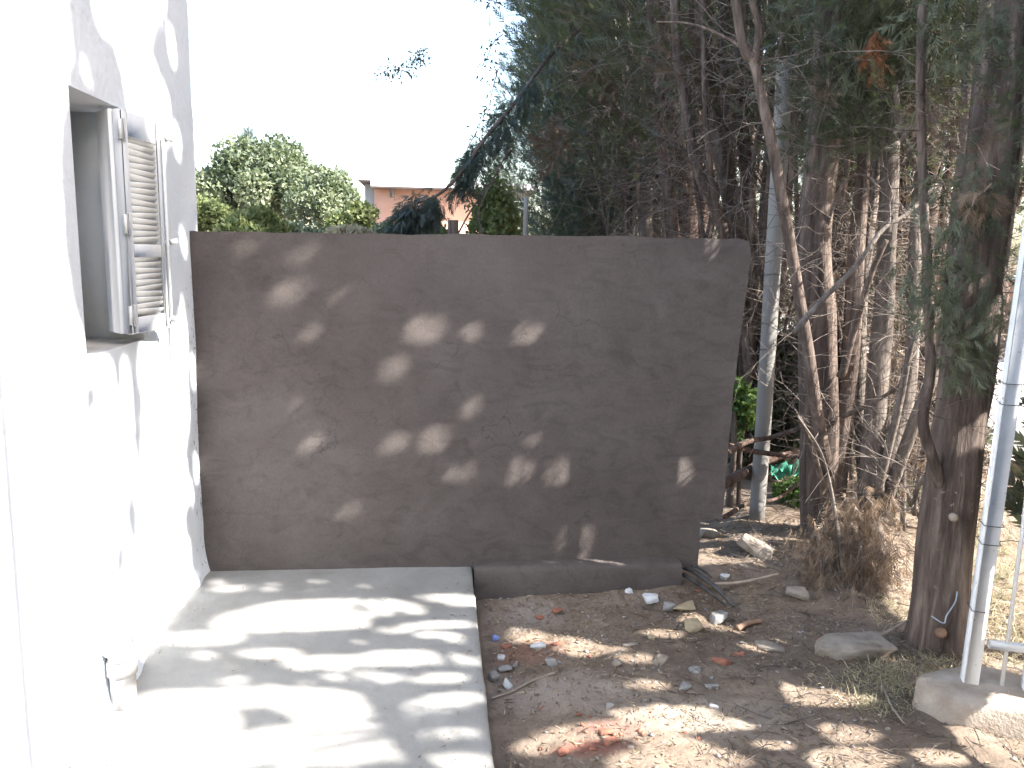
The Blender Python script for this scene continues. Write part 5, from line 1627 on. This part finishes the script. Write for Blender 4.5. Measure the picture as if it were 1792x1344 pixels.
rock('white oblong tile chunk on the reddish soil', 941, 1134, 30, 16, 'rubble_white', 'rubble_chunk', 'rubble', depth=0.7, ang=0.1, group=RW)
rock('small white plaster chunk against the platform edge', 878, 1154, 20, 14, 'rubble_white', 'rubble_chunk', 'rubble', rz=0.4, ang=0.15, group=RW)
rock('bluish white tilted chunk by the thin stick', 892, 1200, 28, 22, 'rubble_white', 'rubble_chunk', 'rubble', rz=0.9, tilt=(0.3, 0.3), ang=0.12, group=RW)
rock('white mortar lump at the foot of the footing, right one', 1137, 1050, 30, 20, 'rubble_white', 'mortar_lump', 'rubble', ang=0.5, sub=3, group='mortar lumps below the footing')
rock('white mortar lump at the foot of the footing, left one', 1100, 1040, 16, 20, 'rubble_white', 'mortar_lump', 'rubble', ang=0.5, sub=3, group='mortar lumps below the footing')
rock('light grey lump beside the charred sticks', 1270, 1012, 18, 14, 'rubble_white', 'mortar_lump', 'rubble', ang=0.5, sub=3, group='mortar lumps below the footing')
rock('crumpled blue scrap lying at the platform edge', 867, 1120, 14, 16, 'blue_scrap', 'plastic_scrap', 'litter', ang=0.7, sub=3)
BG = 'broken red brick pieces'
for lab, px, py, w, h, rz_ in (
        ('broken red brick piece left of the mortar lumps', 975, 1070, 22, 12, 0.5), ('broken red brick piece left of another, close to the platform', 945, 1082, 20, 10, -0.3),
        ('red brick shard beside the blue scrap', 886, 1133, 20, 10, 0.4), ('red brick shard right of the white oblong chunk', 975, 1127, 24, 9, 0.2),
        ('large red brick shard in the crushed brick patch', 1070, 1300, 34, 14, 0.3), ('small red brick shard left in the crushed brick patch', 1040, 1312, 20, 10, -0.6),
        ('flat red brick shard above the crushed brick patch', 1060, 1282, 30, 9, 0.1), ('red brick shard at the lower left of the crushed patch', 985, 1318, 26, 12, 0.8),
        ('orange brick shard right of the sunlit rubble', 1291, 1146, 26, 10, 0.3), ('tiny red brick chip alone in the shade', 948, 1238, 12, 8, 0.9),
        ('long pinkish brick piece below the orange shard', 1262, 1160, 36, 16, -0.5)):
    rock(lab, px, py, w, h, 'brick', 'brick_fragment', 'brick', rz=rz_, depth=0.6, ang=0.25, group=BG)

# small gravel, too many to count: one mesh
def scatter_xy(n, area=None):
    out = []
    while len(out) < n:
        x, y = rng.uniform(0.24, 2.9), rng.uniform(2.0, 4.7)
        if y > 3.8 and x < 1.55:
            continue
        d = 0.5 + 0.8 * nz(x, y, 3.0, 2.2) + 0.5 * math.exp(-(((x - 1.15) / 0.45) ** 2 + ((y - 3.4) / 0.4) ** 2)) + 0.4 * math.exp(-(((x - 0.35) / 0.15) ** 2 + ((y - 3.15) / 0.4) ** 2))
        if rng.random() < d * 0.8:
            out.append((x, y))
    return np.array(out)


protos = [rock_mesh(1, rng.uniform(.6, .9), rng.uniform(.4, .7), s * 7.7, 0.4, 1) for s in range(6)]
for nm, mat, cnt, lab in (('gravel', 'stone', 1500, 'small tan gravel strewn over the bare soil'), ('grey_gravel', 'stone_grey', 900, 'small grey gravel strewn over the bare soil'), ('brick_chips', 'brick', 160, 'tiny red brick chips strewn over the soil')):
    mb = MB()
    xy = scatter_xy(cnt)
    if mat == 'brick':
        xy[:80] = np.array([0.60, 2.62]) + rng.normal(0, 1, (80, 2)) * np.array([0.18, 0.07])
    zz = ground_z(xy[:, 0], xy[:, 1])
    for (x, y), z in zip(xy, zz):
        V, F = protos[rng.integers(6)]
        s = 0.003 + 0.012 * rng.random() ** 4
        mb.add((V * s) @ rotz(rng.uniform(0, 6.28)).T + np.array([x, y, z + s * 0.2]), F)
    tag(mb.build(nm, M[mat]), lab, 'gravel', kind='stuff')

# leaf litter and small twigs lying about
xy = scatter_xy(15000)
xy2 = np.stack([rng.uniform(1.2, 3.2, 9000), rng.uniform(3.1, 5.4, 9000)], -1)
xy2 = xy2[~((xy2[:, 0] < 1.56) & (xy2[:, 1] > 3.8))]
xy = np.vstack([xy, xy2])
zz = ground_z(xy[:, 0], xy[:, 1])
P = np.column_stack([xy, zz + rng.uniform(0.002, 0.012, len(xy))])
D = unit(np.column_stack([rng.normal(size=(len(P), 2)), rng.normal(0, 0.15, len(P))]))
Wd = unit(np.cross(D, np.array([0, 0, 1.0]) + rng.normal(0, 0.4, (len(P), 3))))
L_ = (0.010 + 0.03 * rng.random(len(P)) ** 2)[:, None]
V = np.stack([P - Wd * L_ * 0.09, P + Wd * L_ * 0.09, P + D * L_], 1).reshape(-1, 3)
lt = mesh_np('leaf_litter', V, np.arange(len(V)).reshape(-1, 3), M['litter'], tint=np.repeat(rng.uniform(0, 1, len(P)), 3))
tag(lt, 'brown needle litter covering the soil under the trees', 'litter', kind='stuff')
n = 1500
xy = np.stack([rng.uniform(0.9, 3.0, n), rng.uniform(2.3, 5.0, n)], -1)
xy = xy[~((xy[:, 0] < 1.56) & (xy[:, 1] > 3.78))]
zz = ground_z(xy[:, 0], xy[:, 1])
V, F, _ = twig_mesh(np.column_stack([xy, zz + 0.006]), np.column_stack([rng.normal(size=(len(xy), 2)), rng.normal(0.03, 0.08, len(xy))]), rng.uniform(0.04, 0.22, len(xy)), rng.uniform(0.001, 0.0028, len(xy)), 6, 0.16, 0.0)
tag(MB().add(V, F).build('fallen_twigs', M['twig']), 'thin dead twigs fallen on the soil under the trees', 'twigs', kind='stuff')


def stick(label, pts, r0, r1, mat='stick', name='stick', group='sticks on the soil', kk=8):
    P = [np.array(p) for p in pts]
    o_ = MB().tube(spline(P, 18), np.linspace(r0, r1, 18), kk, rough=0.12).build(name, M[mat], smooth=True)
    return tag(o_, label, 'stick', group)


def gz(px, py, up=0.01):
    g = atz(px, py, ZG)
    z = float(ground_z(np.array([g[0]]), np.array([g[1]]))[0])
    g = atz(px, py, z + up)
    return g


stick('thin pale stick lying beside the bluish white chunk', [gz(972, 1177), gz(930, 1192), gz(895, 1210), gz(860, 1222)], 0.006, 0.004)
CG = 'charred sticks by the end of the footing'
stick('thick charred black stick leaning out from the end of the footing', [gz(1195, 990, 0.06), gz(1222, 1005, 0.05), gz(1255, 1030, 0.03), gz(1285, 1062, 0.01)], 0.017, 0.009, 'char', 'charred_stick', CG)
stick('lower charred black stick below the thick one', [gz(1196, 1005, 0.05), gz(1220, 1020, 0.03), gz(1250, 1042, 0.02), gz(1270, 1060, 0.01)], 0.012, 0.006, 'char', 'charred_stick', CG)
stick('upper charred black stick above the thick one', [gz(1198, 984, 0.09), gz(1225, 995, 0.07), gz(1245, 1010, 0.05)], 0.011, 0.005, 'char', 'charred_stick', CG)
stick('grey weathered stick lying right of the charred sticks', [gz(1250, 1022, 0.02), gz(1285, 1020, 0.02), gz(1320, 1014, 0.03), gz(1362, 1004, 0.03)], 0.009, 0.005)
stick('bark covered chunk of wood lying below the charred sticks', [gz(1290, 1100, 0.012), gz(1310, 1090, 0.014), gz(1332, 1086, 0.012)], 0.016, 0.011, 'log', 'wood_chunk')
stick('long bent stick on the sunny grass before the concrete block', [gz(1545, 1200, 0.02), gz(1560, 1235, 0.02), gz(1585, 1270, 0.01)], 0.005, 0.003)
stick('straight thin stick on the shaded soil left of the concrete block', [gz(1410, 1268), gz(1440, 1285), gz(1460, 1300)], 0.004, 0.003)
LGp = 'fallen limbs behind the pole'
stick('upper reddish fallen limb reaching from the wall end to the trunk', [at(1272, 792, 4.35), at(1310, 772, 4.5), at(1352, 765, 4.6), at(1420, 742, 4.4)], 0.020, 0.012, 'bark_red', 'fallen_limb', LGp)
stick('middle reddish fallen limb behind the pole', [at(1268, 778, 4.45), at(1320, 790, 4.6), at(1380, 798, 4.65), at(1425, 800, 4.5)], 0.018, 0.013, 'bark_red', 'fallen_limb', LGp)
stick('lower reddish fallen limb sloping behind the pole', [at(1262, 850, 4.6), at(1300, 828, 4.75), at(1345, 805, 5.0), at(1400, 790, 5.1)], 0.036, 0.022, 'bark_red', 'fallen_limb', LGp)
stick('small fallen limb nearest the soil behind the pole', [at(1268, 905, 4.6), at(1310, 880, 4.9), at(1360, 872, 5.1), at(1410, 835, 5.1)], 0.016, 0.010, 'bark_red', 'fallen_limb', LGp)
stick('dead branch propped against the pale flecked trunk', [gz(1475, 1000, 0.02), at(1462, 900, 4.05), at(1440, 800, 4.05), at(1396, 728, 4.0)], 0.012, 0.005, 'twig', 'dead_branch', 'dead branches by the trunks')
stick('dead branch lying from the dry brush to the trunk beside the fence', [gz(1500, 1130, 0.03), gz(1560, 1102, 0.05), gz(1612, 1072, 0.1)], 0.008, 0.006, 'stick', 'dead_branch', 'dead branches by the trunks')

# green sheet behind the pole
c0 = at(1375, 826, 5.0)
nu, nv = 16, 8
Vs = np.array([[c0[0] + (u / (nu - 1) - 0.5) * 0.21, c0[1] + 0.05 * nz(u * .4, v_ * .4, 2), c0[2] + (v_ / (nv - 1) - 0.5) * 0.09 + 0.05 * nz(u * .35, 1, v_ * .3) + 0.03 * u / nu] for u in range(nu) for v_ in range(nv)])
F = np.array([[u * nv + v_, (u + 1) * nv + v_, (u + 1) * nv + v_ + 1, u * nv + v_ + 1] for u in range(nu - 1) for v_ in range(nv - 1)])
Vs2 = Vs + np.array([0, 0.004, 0])
gs = mesh_np('plastic_sheet', np.vstack([Vs, Vs2]), np.vstack([F, F[:, ::-1] + len(Vs)]), M['green_sheet'], smooth=True)
tag(gs, 'crumpled green plastic sheet caught between the fallen limbs', 'sheet')

# dry brush round the foot of the trunks
br = empty('dry_brush', tuple(gz(1470, 1050, 0)), 'heap of dead orange brown cypress sprays around the foot of the trunks', 'brush')
def brush_spots(lst):
    return np.array([at(*s) for s in lst])
C = brush_spots([(1420, 960, 4.0), (1440, 985, 3.95), (1410, 1000, 3.95), (1455, 940, 4.05), (1470, 980, 3.95), (1450, 1020, 3.85), (1480, 1020, 3.85), (1425, 1030, 3.85), (1490, 950, 4.0), (1500, 990, 3.9), (1475, 905, 4.1), (1520, 1010, 3.85), (1510, 940, 4.0), (1535, 980, 3.9), (1400, 975, 4.05), (1500, 1050, 3.75), (1460, 1055, 3.75), (1545, 1030, 3.8), (1555, 960, 3.9), (1530, 900, 4.0), (1490, 880, 4.1)])
A = unit(np.array([-0.2, -0.25, -1.0]) + rng.normal(0, 0.25, (len(C), 3)))
V, tn = clump_sprays(C, A, 60, 0.08, 0.10, 11, 0.3, rng.uniform(0, 1, len(C)), 0.022)
o_ = tri_obj('dead_foliage', V, M['dead_leaf'], br, tn, carve=False)
o_['kind'] = 'stuff'
n = 420
k = rng.integers(0, len(C), n)
V, F, _ = twig_mesh(C[k] + rng.normal(0, 0.05, (n, 3)), np.array([-0.1, -0.2, -0.8]) + rng.normal(0, 0.5, (n, 3)), rng.uniform(0.1, 0.35, n), rng.uniform(0.0012, 0.003, n), 6, 0.25, 0.05)
o_ = MB().add(V, F).build('dead_twigs', M['twig'], br)
o_['kind'] = 'stuff'

# dry grass in the sun
def grass(label, spots, n, h, mat='pale', name='dry_grass'):
    P = []
    for (px, py, rx, ry) in spots:
        k_ = int(n / len(spots))
        g = np.array([atz(px + rng.normal(0, rx * .5), py + rng.normal(0, ry * .5), ZG)[:2] for _ in range(k_)])
        P.append(g[rng.random(len(g)) < [0.35 + 0.9 * nz(float(q[0]), float(q[1]), 1.0, 7) + 0.4 for q in g]])
    P = np.vstack(P)
    zz = ground_z(P[:, 0], P[:, 1])
    B = np.column_stack([P, zz - 0.004])
    Dg = unit(np.column_stack([rng.normal(0, 0.75, (len(P), 2)), np.full(len(P), 0.75)]))
    ln = rng.uniform(0.4, 1.2, len(P))[:, None] * h
    W = unit(np.cross(Dg, rng.normal(size=(len(P), 3)))) * 0.0016
    mid_ = B + Dg * ln * 0.55
    tip = mid_ + unit(Dg + np.array([0, 0, -0.5]) + rng.normal(0, .2, Dg.shape)) * ln * 0.5
    V = np.stack([B - W, B + W, mid_ + W * .8, mid_ - W * .8, tip], 1).reshape(-1, 3)
    b_ = np.arange(len(P)) * 5
    q_ = np.stack([b_, b_ + 1, b_ + 2, b_ + 3], -1)
    t_ = np.stack([b_ + 3, b_ + 2, b_ + 4], -1)
    o_ = mesh_np(name, V, [t_, q_], M[mat], tint=np.repeat(rng.uniform(0, 1, len(P)), 5))
    return tag(o_, label, 'grass', kind='stuff')


grass('dry straw grass between the flat stone and the concrete block', [(1500, 1185, 60, 30), (1550, 1175, 60, 40), (1580, 1200, 50, 40), (1630, 1160, 50, 30), (1690, 1150, 50, 30), (1560, 1070, 40, 30), (1540, 1230, 60, 30)], 3200, 0.06)
grass('sunlit dry grass on the ground beyond the fence', [(1720, 1000, 60, 60), (1760, 930, 60, 50), (1770, 1050, 60, 60), (1700, 900, 60, 40), (1780, 1120, 40, 60), (1730, 1080, 50, 50)], 2600, 0.09)
grass('thin green weeds on the sunny ground beyond the fence', [(1725, 940, 40, 30), (1745, 1010, 40, 40), (1700, 930, 30, 30)], 350, 0.08, 'bright', 'weeds')

# grit and leaf bits blown onto the slab
n = 420
gxp = np.concatenate([rng.uniform(-1.1, 0.17, n // 2), 0.17 - np.abs(rng.normal(0, 0.12, n // 4)), -1.10 + np.abs(rng.normal(0, 0.06, n - n // 2 - n // 4))])
gyp = rng.uniform(2.0, 3.88, n)
gyp[:60] = 3.88 - np.abs(rng.normal(0, 0.03, 60))
mb = MB()
for x, y in zip(gxp, gyp):
    V, F = protos[rng.integers(6)]
    s_ = 0.0012 + 0.004 * rng.random() ** 3
    mb.add((V * s_) @ rotz(rng.uniform(0, 6.28)).T + np.array([x, y, 0.004 + s_ * 0.3]), F)
tag(mb.build('grit', M['stone_grey']), 'fine grit scattered over the concrete platform', 'grit', kind='stuff')
n = 260
P = np.column_stack([np.concatenate([rng.uniform(-1.1, 0.17, n // 2), 0.17 - np.abs(rng.normal(0, 0.15, n - n // 2))]), rng.uniform(2.0, 3.88, n), rng.uniform(0.007, 0.012, n)])
D = unit(np.column_stack([rng.normal(size=(n, 2)), rng.normal(0, 0.1, n)]))
Wd = unit(np.cross(D, np.array([0, 0, 1.0]) + rng.normal(0, 0.3, (n, 3))))
L_ = (0.006 + 0.02 * rng.random(n) ** 2)[:, None]
V = np.stack([P - Wd * L_ * 0.12, P + Wd * L_ * 0.12, P + D * L_], 1).reshape(-1, 3)
tag(mesh_np('leaf_bits', V, np.arange(len(V)).reshape(-1, 3), M['litter'], tint=np.repeat(rng.uniform(0, 1, n), 3)), 'dry leaf bits blown onto the concrete platform', 'litter', kind='stuff')
